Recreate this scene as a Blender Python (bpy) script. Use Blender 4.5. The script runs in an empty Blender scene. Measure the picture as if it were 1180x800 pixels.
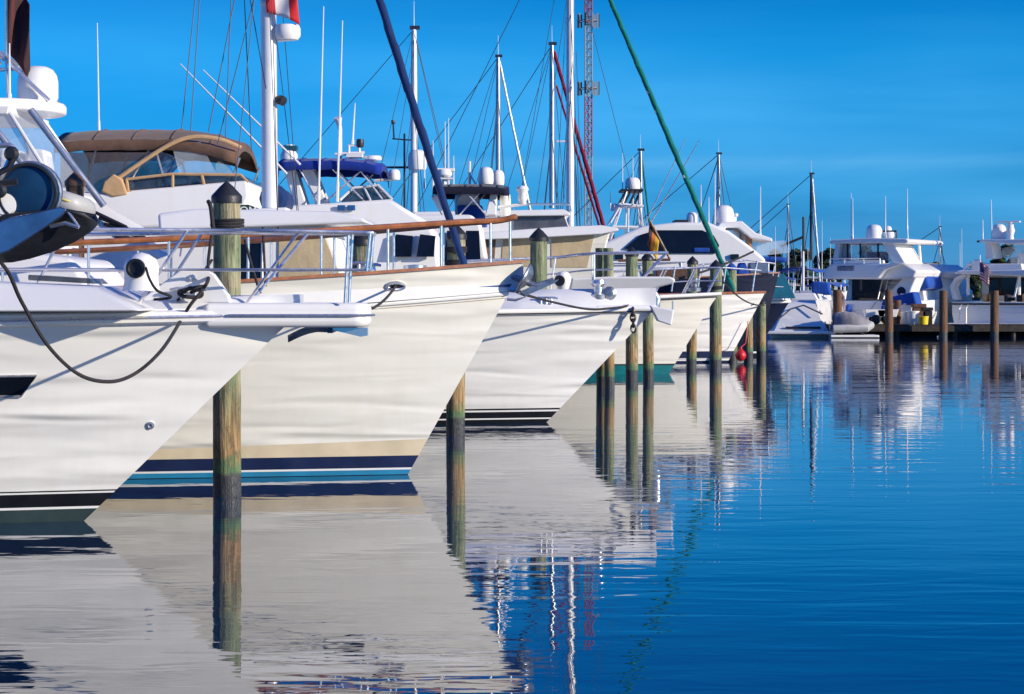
import bpy, math, random
from mathutils import Vector, Matrix, Quaternion
R = random.Random(7)
C = bpy.context.scene.collection
scene = bpy.context.scene
F, HX, HY, EYE = 2500.0, 590.0, 335.0, 1.9      # focal length, principal column, horizon row (photo pixels), eye height
def WX(px, Y): return (px - HX) * Y / F
def WZ(py, Y): return EYE + (HY - py) * Y / F
def W(px, py, Y): return Vector((WX(px, Y), Y, WZ(py, Y)))

# ------------------------------------------------------------------ materials
def nt(name):
    m = bpy.data.materials.new(name); m.use_nodes = True
    t = m.node_tree
    return m, t, t.nodes['Principled BSDF']
def tex_coord(t, scale=(1, 1, 1), kind='Object'):
    c = t.nodes.new('ShaderNodeTexCoord'); mp = t.nodes.new('ShaderNodeMapping')
    mp.inputs['Scale'].default_value = scale
    t.links.new(c.outputs[kind], mp.inputs['Vector'])
    return mp.outputs['Vector']
def noise(t, vec, scale, detail=4, rough=.55, dist=0):
    n = t.nodes.new('ShaderNodeTexNoise'); t.links.new(vec, n.inputs['Vector'])
    n.inputs['Scale'].default_value = scale; n.inputs['Detail'].default_value = detail
    n.inputs['Roughness'].default_value = rough; n.inputs['Distortion'].default_value = dist
    return n.outputs['Fac']
def ramp(t, fac, stops):
    r = t.nodes.new('ShaderNodeValToRGB'); e = r.color_ramp.elements
    while len(e) < len(stops): e.new(.5)
    for k, (p, c) in enumerate(stops):
        e[k].position = p; e[k].color = (*c, 1) if len(c) == 3 else c
    t.links.new(fac, r.inputs['Fac'])
    return r.outputs['Color']
def math_n(t, op, a, b=None, clamp=False):
    n = t.nodes.new('ShaderNodeMath'); n.operation = op; n.use_clamp = clamp
    for i, v in enumerate((a, b)):
        if v is None: continue
        if isinstance(v, (int, float)): n.inputs[i].default_value = v
        else: t.links.new(v, n.inputs[i])
    return n.outputs[0]
def mixc(t, fac, a, b, mode='MIX'):
    n = t.nodes.new('ShaderNodeMix'); n.data_type = 'RGBA'; n.blend_type = mode
    for i, v in ((0, fac), (6, a), (7, b)):
        if isinstance(v, (int, float)): n.inputs[i].default_value = v
        elif isinstance(v, tuple): n.inputs[i].default_value = (*v, 1)
        else: t.links.new(v, n.inputs[i])
    return n.outputs[2]
def bump(t, bs, h, strength, dist):
    b = t.nodes.new('ShaderNodeBump'); b.inputs['Strength'].default_value = strength; b.inputs['Distance'].default_value = dist
    t.links.new(h, b.inputs['Height']); t.links.new(b.outputs['Normal'], bs.inputs['Normal'])
    return b
def lin(c): return tuple(x / 12.92 if x <= .04045 else ((x + .055) / 1.055) ** 2.4 for x in (v / 255 for v in c))

def plain(name, col, rough=.4, metal=0, vary=.12, scale=6, bmp=0, bscale=40, coat=0, spec=.5):
    """a surface with gentle mottling of its own colour and roughness"""
    m, t, b = nt(name)
    v = tex_coord(t)
    f = noise(t, v, scale, 5)
    lo = tuple(c * (1 - vary) for c in col); hi = tuple(min(1, c * (1 + vary)) for c in col)
    t.links.new(ramp(t, f, [(.3, lo), (.7, hi)]), b.inputs['Base Color'])
    t.links.new(ramp(t, noise(t, v, scale * 2.3, 3), [(.3, (rough * .8,) * 3), (.7, (min(1, rough * 1.2),) * 3)]), b.inputs['Roughness'])
    b.inputs['Metallic'].default_value = metal; b.inputs['Coat Weight'].default_value = coat
    b.inputs['Specular IOR Level'].default_value = spec
    if bmp: bump(t, b, noise(t, v, bscale, 4), bmp, .004)
    return m
def gelcoat(name, col, wav=.35, rough=.28, stain=.5):
    """glossy boat topsides: surface waved to suggest light rippling off the water, faint streaks of grime running down"""
    m, t, b = nt(name)
    v = tex_coord(t)
    streak = noise(t, tex_coord(t, (7, 7, .35)), 1.0, 5, .6)
    patch = noise(t, v, .9, 4)
    g = math_n(t, 'MULTIPLY', streak, patch)
    dirty = (col[0] * .86, col[1] * .83, col[2] * .74)
    t.links.new(ramp(t, g, [(.22, col), (.22 + .35 / max(stain, .05), dirty)]), b.inputs['Base Color'])
    b.inputs['Roughness'].default_value = rough
    b.inputs['Specular IOR Level'].default_value = .45
    w1 = noise(t, tex_coord(t, (.50, .50, 3.9)), 1.6, .4, .4, .45)  # long waves in the bump stand in for rippling light off the water
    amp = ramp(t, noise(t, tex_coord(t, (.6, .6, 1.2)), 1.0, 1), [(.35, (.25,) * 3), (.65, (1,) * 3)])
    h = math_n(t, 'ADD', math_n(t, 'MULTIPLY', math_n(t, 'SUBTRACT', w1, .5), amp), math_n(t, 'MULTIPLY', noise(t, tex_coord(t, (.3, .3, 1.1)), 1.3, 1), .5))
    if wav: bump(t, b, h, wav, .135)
    return m
def canvas(name, col, fade=.25):
    m, t, b = nt(name)
    v = tex_coord(t)
    f = noise(t, v, 2.2, 5, .6)
    t.links.new(ramp(t, f, [(.3, tuple(c * (1 - fade) for c in col)), (.72, tuple(min(1, c * (1 + fade)) for c in col))]), b.inputs['Base Color'])
    b.inputs['Roughness'].default_value = .85; b.inputs['Specular IOR Level'].default_value = .25
    b.inputs['Sheen Weight'].default_value = .15
    h = math_n(t, 'ADD', noise(t, tex_coord(t, (1, 2.5, 1)), 5, 3), math_n(t, 'MULTIPLY', noise(t, v, 90, 2), .12))
    bump(t, b, h, .5, .03)
    return m
def glassy(name, col, alpha, rough=.06):
    m, t, b = nt(name)
    b.inputs['Base Color'].default_value = (*col, 1); b.inputs['Roughness'].default_value = rough
    v = tex_coord(t)
    t.links.new(ramp(t, noise(t, v, 3, 4), [(.3, (alpha * .88,) * 3), (.7, (min(1, alpha * 1.14),) * 3)]), b.inputs['Alpha'])
    bump(t, b, noise(t, v, 2.5, 2), .25, .05)
    return m

M = {}
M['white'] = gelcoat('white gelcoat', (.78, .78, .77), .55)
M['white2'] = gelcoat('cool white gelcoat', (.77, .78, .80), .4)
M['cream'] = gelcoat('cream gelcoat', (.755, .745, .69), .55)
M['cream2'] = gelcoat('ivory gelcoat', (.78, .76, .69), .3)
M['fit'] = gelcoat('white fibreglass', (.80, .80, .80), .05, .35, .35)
M['deck'] = plain('non skid deck', (.74, .75, .76), .6, 0, .04, 5, .25, 160)
M['beige'] = plain('beige hull band', lin((212, 198, 170)), .4, 0, .14, 2.5)
M['navy'] = plain('navy boot paint', (.012, .022, .075), .35, 0, .25, 3)
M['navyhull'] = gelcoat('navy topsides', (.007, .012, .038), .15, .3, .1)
M['navyhull'].node_tree.nodes['Principled BSDF'].inputs['Specular IOR Level'].default_value = .12
M['navyhull'].node_tree.nodes['Principled BSDF'].inputs['Roughness'].default_value = .45
M['teal'] = plain('teal bottom paint', (.0, .17, .20), .5, 0, .2, 3)
M['skyblue'] = plain('bright blue boot stripe', (.02, .22, .42), .4, 0, .15, 3)
M['cove'] = plain('blue cove stripe', (.015, .09, .26), .35, 0, .12, 3)
M['black'] = plain('black boot paint', (.008, .009, .011), .35, 0, .3, 4)
M['greenblack'] = plain('dark green bottom paint', (.02, .042, .045), .6, 0, .3, 3)
M['green'] = plain('green stripe paint', (.01, .10, .07), .35, 0, .1, 3)
M['greenboard'] = plain('green name board', (.005, .045, .03), .3, 0, .1, 4)
M['rubber'] = plain('dark grey rubber', (.016, .018, .023), .5, 0, .2, 10)
M['steel'] = plain('polished stainless', (.80, .79, .77), .30, .85, .05, 8)
M['galv'] = plain('galvanised steel', (.36, .38, .42), .42, .85, .2, 12, .2, 60)
M['anchorblue'] = plain('glossy dark steel', (.24, .30, .44), .24, .9, .25, 5, .15, 30)
M['alu'] = plain('white painted mast', (.72, .73, .75), .32, .1, .06, 3)
M['alugrey'] = plain('bare aluminium mast', (.42, .45, .5), .35, .7, .1, 3)
M['teak'] = plain('varnished teak', (.34, .125, .042), .25, 0, .3, 9, .1, 30, .5)
M['darkteak'] = plain('weathered brown teak', (.13, .062, .035), .5, 0, .3, 9, .15, 30)
M['glass'] = plain('black tinted glass', (.006, .008, .012), .06, 0, .3, 2)
M['vinyl'] = glassy('clear vinyl', (.72, .78, .86), .28)
M['brownscreen'] = glassy('brown tinted curtain', (.10, .065, .05), .62)
M['smoke'] = glassy('tinted windscreen', (.03, .045, .07), .72)
M['brown'] = canvas('brown canvas', (.14, .08, .058))
M['tan'] = canvas('tan canvas', (.50, .32, .17), .15)
M['tancover'] = canvas('buff cloth', (.52, .42, .27), .12)
M['royal'] = canvas('royal blue canvas', (.004, .030, .27), .2)
M['navycanvas'] = canvas('navy canvas', (.012, .014, .04), .2)
M['sailblue'] = canvas('blue sail cover', (.005, .028, .12), .2)
M['greenfurl'] = canvas('green sail cover', (.0, .16, .13), .2)
M['redfurl'] = canvas('crimson sail cover', (.20, .006, .035), .2)
M['midblue'] = canvas('bright blue tarpaulin', (.008, .07, .36), .3)
M['tealcanvas'] = canvas('teal tarpaulin', (.0, .09, .16), .25)
M['greycover'] = canvas('grey boat cover', (.26, .25, .27), .2)
M['rope'] = plain('dark mooring rope', (.025, .023, .028), .85, 0, .4, 40, .6, 120)
M['wire'] = plain('rigging wire', (.05, .055, .075), .4, .5, .2, 10)
M['wirewhite'] = plain('white whip fibreglass', (.75, .76, .78), .35, 0, .05, 5)
M['blueplastic'] = plain('blue plastic', (.008, .045, .12), .35, 0, .2, 5)
M['yellow'] = plain('yellow plastic', (.80, .58, .02), .4, 0, .12, 5)
M['red'] = plain('red vinyl', (.55, .012, .02), .4, 0, .12, 5)
M['hypalon'] = plain('grey inflatable fabric', (.42, .42, .42), .5, 0, .1, 5, .1, 60)
M['yellowline'] = plain('yellow trim', (.6, .5, .14), .5)
M['bark'] = plain('bark', (.07, .05, .035), .9, 0, .3, 4, .6, 20)
M['darktimber'] = plain('dark dock timber', (.04, .033, .03), .8, 0, .4, 5, .5, 30)
M['tower_red'] = plain('red tower paint', (.34, .055, .05), .6)
M['tower_white'] = plain('grey white tower paint', (.30, .31, .33), .6)
M['concrete'] = plain('sea wall concrete', (.3, .29, .27), .9, 0, .25, .6, .4, 8)
M['land'] = plain('grassy land', (.06, .075, .03), .95, 0, .4, .05, .4, 3)
M['skin'] = plain('brown cover', (.22, .12, .07), .8)

def piling_mat(name, brown, seed):
    m, t, b = nt(name)
    c = t.nodes.new('ShaderNodeTexCoord'); s = t.nodes.new('ShaderNodeSeparateXYZ')
    t.links.new(c.outputs['Object'], s.inputs[0])
    oi = t.nodes.new('ShaderNodeObjectInfo')
    off = t.nodes.new('ShaderNodeVectorMath'); off.operation = 'ADD'
    comb = t.nodes.new('ShaderNodeCombineXYZ')
    t.links.new(math_n(t, 'MULTIPLY', oi.outputs['Random'], 37.0), comb.inputs[2])
    t.links.new(c.outputs['Object'], off.inputs[0]); t.links.new(comb.outputs[0], off.inputs[1])
    def mp(sc):
        n = t.nodes.new('ShaderNodeMapping'); n.inputs['Scale'].default_value = sc
        t.links.new(off.outputs[0], n.inputs['Vector']); return n.outputs[0]
    grain = noise(t, mp((22, 22, 1.2)), 1.6, 6, .65, .3)
    blot = noise(t, mp((1.6, 1.6, 1.1)), 1.7, 5, .6)
    fine = noise(t, mp((9, 9, 4)), 3, 4, .6)
    if brown:
        base = ramp(t, grain, [(.3, (.05, .026, .016)), (.55, (.17, .085, .045)), (.75, (.27, .16, .09))])
    else:
        wood = ramp(t, grain, [(.28, (.07, .064, .04)), (.46, (.31, .275, .17)), (.68, (.55, .49, .33))])
        grn = ramp(t, grain, [(.3, (.04, .07, .038)), (.66, (.30, .35, .20))])
        org = ramp(t, grain, [(.3, (.09, .055, .028)), (.5, (.40, .21, .085)), (.7, (.52, .38, .20))])
        base = mixc(t, ramp(t, blot, [(.33, (0, 0, 0)), (.5, (1, 1, 1))]), wood, grn)
        zz = math_n(t, 'ADD', s.outputs[2], math_n(t, 'MULTIPLY', fine, .5))
        base = mixc(t, ramp(t, math_n(t, 'MULTIPLY', zz, .33), [(.17, (0, 0, 0)), (.21, (.85, .85, .85)), (.33, (.55, .55, .55)), (.44, (0, 0, 0))]), base, org)
        base = mixc(t, ramp(t, math_n(t, 'MULTIPLY', zz, .33), [(.13, (0, 0, 0)), (.15, (.75, .75, .75)), (.19, (.5, .5, .5)), (.23, (0, 0, 0))]), base, (.06, .17, .07))
    base = mixc(t, ramp(t, noise(t, mp((5, 5, 2.2)), 2.2, 5, .7, .6), [(.52, (0, 0, 0)), (.66, (.75,) * 3)]), base, (.055, .06, .045))
    z2 = math_n(t, 'ADD', s.outputs[2], math_n(t, 'MULTIPLY', fine, .08))
    tide = ramp(t, z2, [(.05, (1, 1, 1)), (.24, (1, 1, 1)), (.28, (0, 0, 0))])
    base = mixc(t, tide, base, (.045, .047, .05))
    t.links.new(base, b.inputs['Base Color'])
    b.inputs['Roughness'].default_value = .8
    t.links.new(ramp(t, z2, [(.2, (.35,) * 3), (.3, (.85,) * 3)]), b.inputs['Roughness'])
    bump(t, b, math_n(t, 'ADD', grain, math_n(t, 'MULTIPLY', fine, .5)), .9, .02)
    return m
M['piling'] = piling_mat('weathered green piling', False, 1)
M['piling_brown'] = piling_mat('brown dock piling', True, 2)

# ------------------------------------------------------------------ mesh builder
class MB:
    def __init__(s): s.v = []; s.f = []
    def add(s, vs, fs):
        o = len(s.v); s.v += [Vector(p) for p in vs]; s.f += [tuple(i + o for i in f) for f in fs]; return s
    def box(s, x0, x1, y0, y1, z0, z1):
        return s.add([(x0, y0, z0), (x1, y0, z0), (x1, y1, z0), (x0, y1, z0), (x0, y0, z1), (x1, y0, z1), (x1, y1, z1), (x0, y1, z1)],
                     [(3, 2, 1, 0), (4, 5, 6, 7), (0, 1, 5, 4), (1, 2, 6, 5), (2, 3, 7, 6), (3, 0, 4, 7)])
    def tube(s, pts, r, seg=8, caps=True):
        pts = [Vector(p) for p in pts]; n = len(pts)
        rs = r if isinstance(r, (list, tuple)) else [r] * n
        d0 = (pts[1] - pts[0]).normalized()
        up = Vector((0, 0, 1)) if abs(d0.z) < .9 else Vector((0, 1, 0))
        u = d0.cross(up).normalized(); vs = []
        prev = d0
        for i, p in enumerate(pts):
            d = (pts[min(i + 1, n - 1)] - pts[max(i - 1, 0)]).normalized()
            u = prev.rotation_difference(d) @ u; u = (u - d * u.dot(d)).normalized(); w = d.cross(u); prev = d
            for k in range(seg):
                a = 2 * math.pi * k / seg
                vs.append(p + (u * math.cos(a) + w * math.sin(a)) * rs[i])
        fs = [(i * seg + k, i * seg + (k + 1) % seg, (i + 1) * seg + (k + 1) % seg, (i + 1) * seg + k) for i in range(n - 1) for k in range(seg)]
        if caps: fs += [tuple(range(seg))[::-1], tuple((n - 1) * seg + k for k in range(seg))]
        return s.add(vs, fs)
    def lathe(s, prof, c, axis=(0, 0, 1), seg=20):
        q = Vector((0, 0, 1)).rotation_difference(Vector(axis).normalized()); c = Vector(c); vs = []
        for r, z in prof:
            for k in range(seg):
                a = 2 * math.pi * k / seg
                vs.append(c + q @ Vector((r * math.cos(a), r * math.sin(a), z)))
        n = len(prof)
        fs = [(i * seg + k, i * seg + (k + 1) % seg, (i + 1) * seg + (k + 1) % seg, (i + 1) * seg + k) for i in range(n - 1) for k in range(seg)]
        if prof[0][0] > 1e-4: fs.append(tuple(range(seg))[::-1])
        if prof[-1][0] > 1e-4: fs.append(tuple((n - 1) * seg + k for k in range(seg)))
        return s.add(vs, fs)
    def loft(s, rings, caps=True):
        m = len(rings[0]); n = len(rings); vs = [p for r in rings for p in r]
        fs = [(i * m + k, i * m + (k + 1) % m, (i + 1) * m + (k + 1) % m, (i + 1) * m + k) for i in range(n - 1) for k in range(m)]
        if caps: fs += [tuple(range(m))[::-1], tuple((n - 1) * m + k for k in range(m))]
        return s.add(vs, fs)
    def grid(s, rows):
        m = len(rows[0]); vs = [p for r in rows for p in r]
        return s.add(vs, [(i * m + k, i * m + k + 1, (i + 1) * m + k + 1, (i + 1) * m + k) for i in range(len(rows) - 1) for k in range(m - 1)])
    def prism(s, prof, yc, hb, ht=None):
        """side outline [(x,z)] given width: half width hb at its lowest point, ht at its highest"""
        ht = hb if ht is None else ht
        z0 = min(p[1] for p in prof); z1 = max(p[1] for p in prof)
        h = lambda z: hb + (ht - hb) * (z - z0) / max(z1 - z0, 1e-6)
        return s.loft([[(x, yc - h(z), z) for x, z in prof], [(x, yc + h(z), z) for x, z in prof]])

ORIG = {}
def origin_of(o):
    while o.parent is not None: o = o.parent
    return ORIG.get(o.name, Vector((0, 0, 0)))
def part(name, mb, mat, parent=None, smooth=True, ang=38, bevel=0, solid=0, label=None):
    off = origin_of(parent) if parent is not None else Vector((0, 0, 0))
    me = bpy.data.meshes.new(name)
    me.from_pydata([tuple(p - off) for p in mb.v], [], mb.f)
    me.validate()
    import bmesh
    bm = bmesh.new(); bm.from_mesh(me); bmesh.ops.recalc_face_normals(bm, faces=bm.faces); bm.to_mesh(me); bm.free()
    if smooth:
        me.polygons.foreach_set('use_smooth', [True] * len(me.polygons))
        try: me.set_sharp_from_angle(angle=math.radians(ang))
        except Exception: pass
    o = bpy.data.objects.new(name, me); C.objects.link(o)
    if mat is not None: me.materials.append(M[mat] if isinstance(mat, str) else mat)
    if parent is not None: o.parent = parent
    if solid:
        d = o.modifiers.new('thick', 'SOLIDIFY'); d.thickness = solid; d.offset = 0
    if bevel:
        d = o.modifiers.new('round', 'BEVEL'); d.width = bevel; d.segments = 3; d.limit_method = 'ANGLE'; d.angle_limit = math.radians(40)
        w_ = o.modifiers.new('normals', 'WEIGHTED_NORMAL'); w_.keep_sharp = True
    if label: o['label'] = label
    return o
def thing(name, label, cat, loc, group=None):
    o = bpy.data.objects.new(name, None); C.objects.link(o); o.empty_display_size = .1
    o.location = loc; ORIG[o.name] = Vector(loc)
    o['label'] = label; o['category'] = cat
    if group: o['group'] = group
    return o
def solo(name, label, cat, mb, mat, loc, group=None, **kw):
    """a thing that is one mesh, its origin at loc"""
    mb.v = [p - Vector(loc) for p in mb.v]
    o = part(name, mb, mat, None, **kw); o.location = loc
    o['label'] = label; o['category'] = cat
    if group: o['group'] = group
    return o
def structure(name, mb, mat, **kw):
    o = part(name, mb, mat, None, **kw); o['kind'] = 'structure'; return o
def sag(a, b, drop, n=16):
    a, b = Vector(a), Vector(b)
    return [a.lerp(b, i / n) - Vector((0, 0, drop * 4 * (i / n) * (1 - i / n))) for i in range(n + 1)]
def smooth_path(pts, n=8):
    pts = [Vector(p) for p in pts]; out = []
    for i in range(len(pts) - 1):
        p0, p1, p2, p3 = pts[max(i - 1, 0)], pts[i], pts[i + 1], pts[min(i + 2, len(pts) - 1)]
        for k in range(n):
            t = k / n
            out.append(.5 * ((2 * p1) + (p2 - p0) * t + (2 * p0 - 5 * p1 + 4 * p2 - p3) * t * t + (3 * p1 - p0 - 3 * p2 + p3) * t ** 3))
    return out + [pts[-1]]
DOME = lambda r, h, base=.9: [(r * base, 0), (r, h * .12), (r, h * .55), (r * .93, h * .74), (r * .75, h * .89), (r * .45, h * .975), (0, h)]
DRUM = lambda r, h: [(r * .8, 0), (r, h * .25), (r, h * .7), (r * .88, h * .95), (0, h)]

# ------------------------------------------------------------------ hulls
class Hull:
    """stem: [(z,x)] rising; sheer z from zaft to zbow; half beam B at the sheer, bw at the waterline; bow points along +X"""
    def __init__(s, Y0, xs, stem, zaft, zbow, B, bw, tm=.35, p0=1.5, p1=2.6, fl=1.0, shp=2.0):
        s.__dict__.update(locals())
    def xstem(s, z):
        st = s.stem
        if z <= st[0][0]: return st[0][1]
        for (a, xa), (b, xb) in zip(st, st[1:]):
            if z <= b: return xa + (xb - xa) * (z - a) / (b - a)
        return st[-1][1]
    def sheer(s, t): return s.zaft + (s.zbow - s.zaft) * t ** s.shp
    def half(s, t, z):
        u = min(1, max(0, z / s.sheer(t)))
        w = s.bw + (s.B - s.bw) * u ** s.fl
        if z < 0: w *= 1 + z * .9
        p = s.p0 + (s.p1 - s.p0) * u
        return w * (1 - max(0, (t - s.tm) / (1 - s.tm)) ** p) * (1 - .08 * (1 - t) ** 3)
    def x(s, t, z):
        u = z / s.sheer(t)
        zeq = z if z <= 0 else u * s.zbow
        return s.xs + (s.xstem(zeq) - s.xs) * t
    def pt(s, t, z, side=-1, out=0):
        h = s.half(t, z)
        return Vector((s.x(t, z), s.Y0 + side * (h + out), z))
    def t_at(s, x, z):
        lo, hi = 0, 1
        for _ in range(40):
            m = (lo + hi) / 2
            if s.x(m, z) < x: lo = m
            else: hi = m
        return lo
    def at(s, x, z, side=-1, out=0): return s.pt(s.t_at(x, z), z, side, out)
    def tsheer(s, x):
        lo, hi = 0, 1
        for _ in range(40):
            m = (lo + hi) / 2
            if s.x(m, s.sheer(m)) < x: lo = m
            else: hi = m
        return lo
    def edge(s, x, side=-1, inset=0, up=0):
        t = s.tsheer(x); z = s.sheer(t)
        return Vector((x, s.Y0 + side * max(0, s.half(t, z) - inset), z + up))
    def near(s, px, py, out=.01):
        """the point of the near side that a line through this photo pixel meets"""
        Y = s.Y0 - s.B
        for _ in range(60):
            p = s.at(WX(px, Y), max(.02, WZ(py, Y)), -1, out); Y += (p.y - Y) * .6
        return s.at(WX(px, Y), max(.02, WZ(py, Y)), -1, out)
    def skin(s, zlo, zhi, rows=1, out=0, n=44, transom=False, t0=0, t1=1):
        mb = MB(); ts = [t0 + (t1 - t0) * (1 - (1 - i / n) ** 1.7) for i in range(n + 1)]
        fn = lambda f, t: f(t) if callable(f) else f
        for side in (-1, 1):
            mb.grid([[s.pt(t, fn(zlo, t) + (fn(zhi, t) - fn(zlo, t)) * k / rows, side, out) for t in ts] for k in range(rows + 1)])
        if transom:
            zs = [fn(zlo, 0) + (fn(zhi, 0) - fn(zlo, 0)) * k / rows for k in range(rows + 1)]
            mb.grid([[s.pt(0, z, -1) for z in zs], [s.pt(0, z, 1) for z in zs]])
        return mb
    def build(s, root, mat, bands, deckmat='deck', drop=.04, camber=.06, toe=.05):
        """bands: [(name, material, zlo, zhi)] from the bottom up; the topsides start at the last zhi"""
        top = bands[-1][3] if bands else -.4
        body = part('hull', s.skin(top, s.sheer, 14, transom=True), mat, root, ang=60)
        for nm, bm_, lo, hi in bands:
            part(nm, s.skin(lo, hi, 1 if callable(hi) or hi > .02 else 3, transom=True), bm_, root, ang=60)
        mb = MB(); n = 44; rows = []
        for i in range(n + 1):
            t = 1 - (1 - i / n) ** 1.7; z = s.sheer(t); h = max(.012, s.half(t, z) - .004); x = s.x(t, z); hi_ = max(.006, h - toe)
            zd = z - drop
            rows.append([(x, s.Y0 - h, z), (x, s.Y0 - hi_, z), (x, s.Y0 - hi_ * .995, zd), (x, s.Y0 - hi_ * .6, zd + camber * .64), (x, s.Y0, zd + camber),
                         (x, s.Y0 + hi_ * .6, zd + camber * .64), (x, s.Y0 + hi_ * .995, zd), (x, s.Y0 + hi_, z), (x, s.Y0 + h, z)])
        part('deck', mb.grid(rows), deckmat, root, ang=30)
        return body
    def line(s, dz, r, side, x0=None, out=0, n=60, tmax=.999, t0=0, seg=6):
        return [s.pt(t, s.sheer(t) + dz, side, out) for t in (t0 + (tmax - t0) * (1 - (1 - i / n) ** 1.6) for i in range(n + 1))]
    def rub(s, root, mat, r=.03, dz=0, name='rub_rail', out=0):
        mb = MB()
        a = s.line(dz, r, -1, out=out); b = s.line(dz, r, 1, out=out)
        mb.tube(a + b[::-1], r, 8)
        return part(name, mb, mat, root)
    def cap(s, root, mat, w=.09, h=.035, name='cap_rail'):
        mb = MB(); n = 50
        for side in (-1, 1):
            ring = []
            for i in range(n + 1):
                t = 1 - (1 - i / n) ** 1.7; z = s.sheer(t); hh = s.half(t, z); x = s.x(t, z); yo = s.Y0 + side * (hh + .025); yi = s.Y0 + side * max(-.0, hh - w)
                ring.append([(x + .02 * t, yo, z + .003), (x + .02 * t, yo, z + h), (x, yi, z + h), (x, yi, z + .003)])
            mb.loft(ring)
        return part(name, mb, mat, root)

def handrail(root, path, feet, r, mat='steel', r2=None, mid=None, name='hand_rail'):
    """path: rail points; feet: [(top point, foot point)]"""
    mb = MB(); mb.tube(path, r, 8)
    if mid: mb.tube(mid, r * .7, 6)
    o = part(name, mb, mat, root)
    for a, b in feet:
        part('stanchion', MB().tube([b, a], r2 or r, 8), 'steel', o)
    return o
def whip(root, base, top, r=.012, name='whip_antenna'):
    base, top = Vector(base), Vector(top)
    return part(name, MB().tube([base, base.lerp(top, .1), base.lerp(top, .12), base.lerp(top, .5), top], [r * 1.5, r * 1.5, r, r * .8, r * .45], 6), 'wirewhite', root)
def window(root, prof, yc, side, hb, ht, z0, z1, mat='glass', name='window', proud=.012, frame=None):
    """a pane lying on the side of a prism of the given taper"""
    h = lambda z: hb + (ht - hb) * (z - z0) / max(z1 - z0, 1e-6)
    a = [(x, yc + side * (h(z) + proud), z) for x, z in prof]; b = [(x, yc + side * (h(z) - .02), z) for x, z in prof]
    w = part(name, MB().loft([a, b]), mat, root, smooth=False)
    if frame:
        mb = MB(); ring = [Vector(p) for p in a] + [Vector(a[0])]
        for p, q in zip(ring, ring[1:]): mb.tube([p, q], .016, 6)
        part('frame', mb, 'steel', w)
    return w
def canopy(root, x0, x1, yc, hw, ztop, crown=.12, drop0=.06, drop1=.12, skirt=.1, mat='brown', name='canopy', posts=(), n=14):
    """a cloth top over bowed tubes, its long edges turned down as a skirt"""
    rows = []
    for i in range(n + 1):
        f = i / n; x = x0 + (x1 - x0) * f
        dz = -drop0 * max(0, 1 - f / .35) ** 2 - drop1 * max(0, (f - .6) / .4) ** 2 - .012 * math.sin(f * math.pi * 6) ** 2
        row = [(x, yc - hw - .01, ztop + dz - crown - skirt)]
        for k in range(11):
            g = k / 10 * 2 - 1
            row.append((x, yc + g * hw, ztop + dz - crown * abs(g) ** 2.4))
        row.append((x, yc + hw + .01, ztop + dz - crown - skirt)); rows.append(row)
    mb = MB().grid(rows)
    seams = [MB().tube([Vector(q) + Vector((0, 0, .012)) for q in rows[k][1:-1]], .016, 5) for k in (3, 6, 9, 12)]
    # closed fore and aft ends: a narrow flap hanging from each
    for row, sgn in ((rows[0], -1), (rows[-1], 1)):
        mb.grid([row, [(p[0] + sgn * .01, p[1], p[2] - skirt * .8) for p in row]])
    o = part(name, mb, mat, root, ang=50, solid=.02)
    for sm in seams: part('seam', sm, mat, o)
    for a, b in posts:
        for s_ in (-1, 1):
            part('canopy_pole', MB().tube([(a[0], yc + s_ * hw * .98, a[1]), (b[0], yc + s_ * hw * .95, b[1])], .018, 6), 'steel', root)
    return o
def radar(root, c, r=.3, h=.2, mat='fit', name='radome'):
    return part(name, MB().lathe(DRUM(r, h), c, seg=24), mat, root)
def satdome(root, c, r, h, name='satellite_dome'):
    return part(name, MB().lathe(DOME(r, h), c, seg=28), 'fit', root)
def mast(root, base, top, r, spread=((.45, 1.0), (.72, .75)), mat='alu', stays=(), axis=(0, 1, 0)):
    base, top = Vector(base), Vector(top); ax = Vector(axis)
    wr = max(.0055, base.y * .00017)
    m = part('mast', MB().tube([base, base.lerp(top, .7), top], [r, r * .95, r * .75], 14), mat, root)
    mb = MB()
    for f, w in spread:
        p = base.lerp(top, f)
        part('spreader', MB().tube([p - ax * w, p, p + ax * w], [r * .25, r * .45, r * .25], 6), mat, m)
    for s_ in (-1, 1):
        tips = [top] + [base.lerp(top, f) + ax * w * s_ for f, w in spread[::-1]] + [base + ax * s_ * 1.5 - Vector((.3, 0, .4))]
        mb.tube(tips, wr, 4)
        for f, w in spread: mb.tube([base.lerp(top, f), base + ax * s_ * 1.35 + Vector((.25, 0, -.4))], wr * .9, 4)
    for a, b in stays: mb.tube([a, b], wr, 4)
    part('rigging', mb, 'wire', root)
    return m
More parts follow.
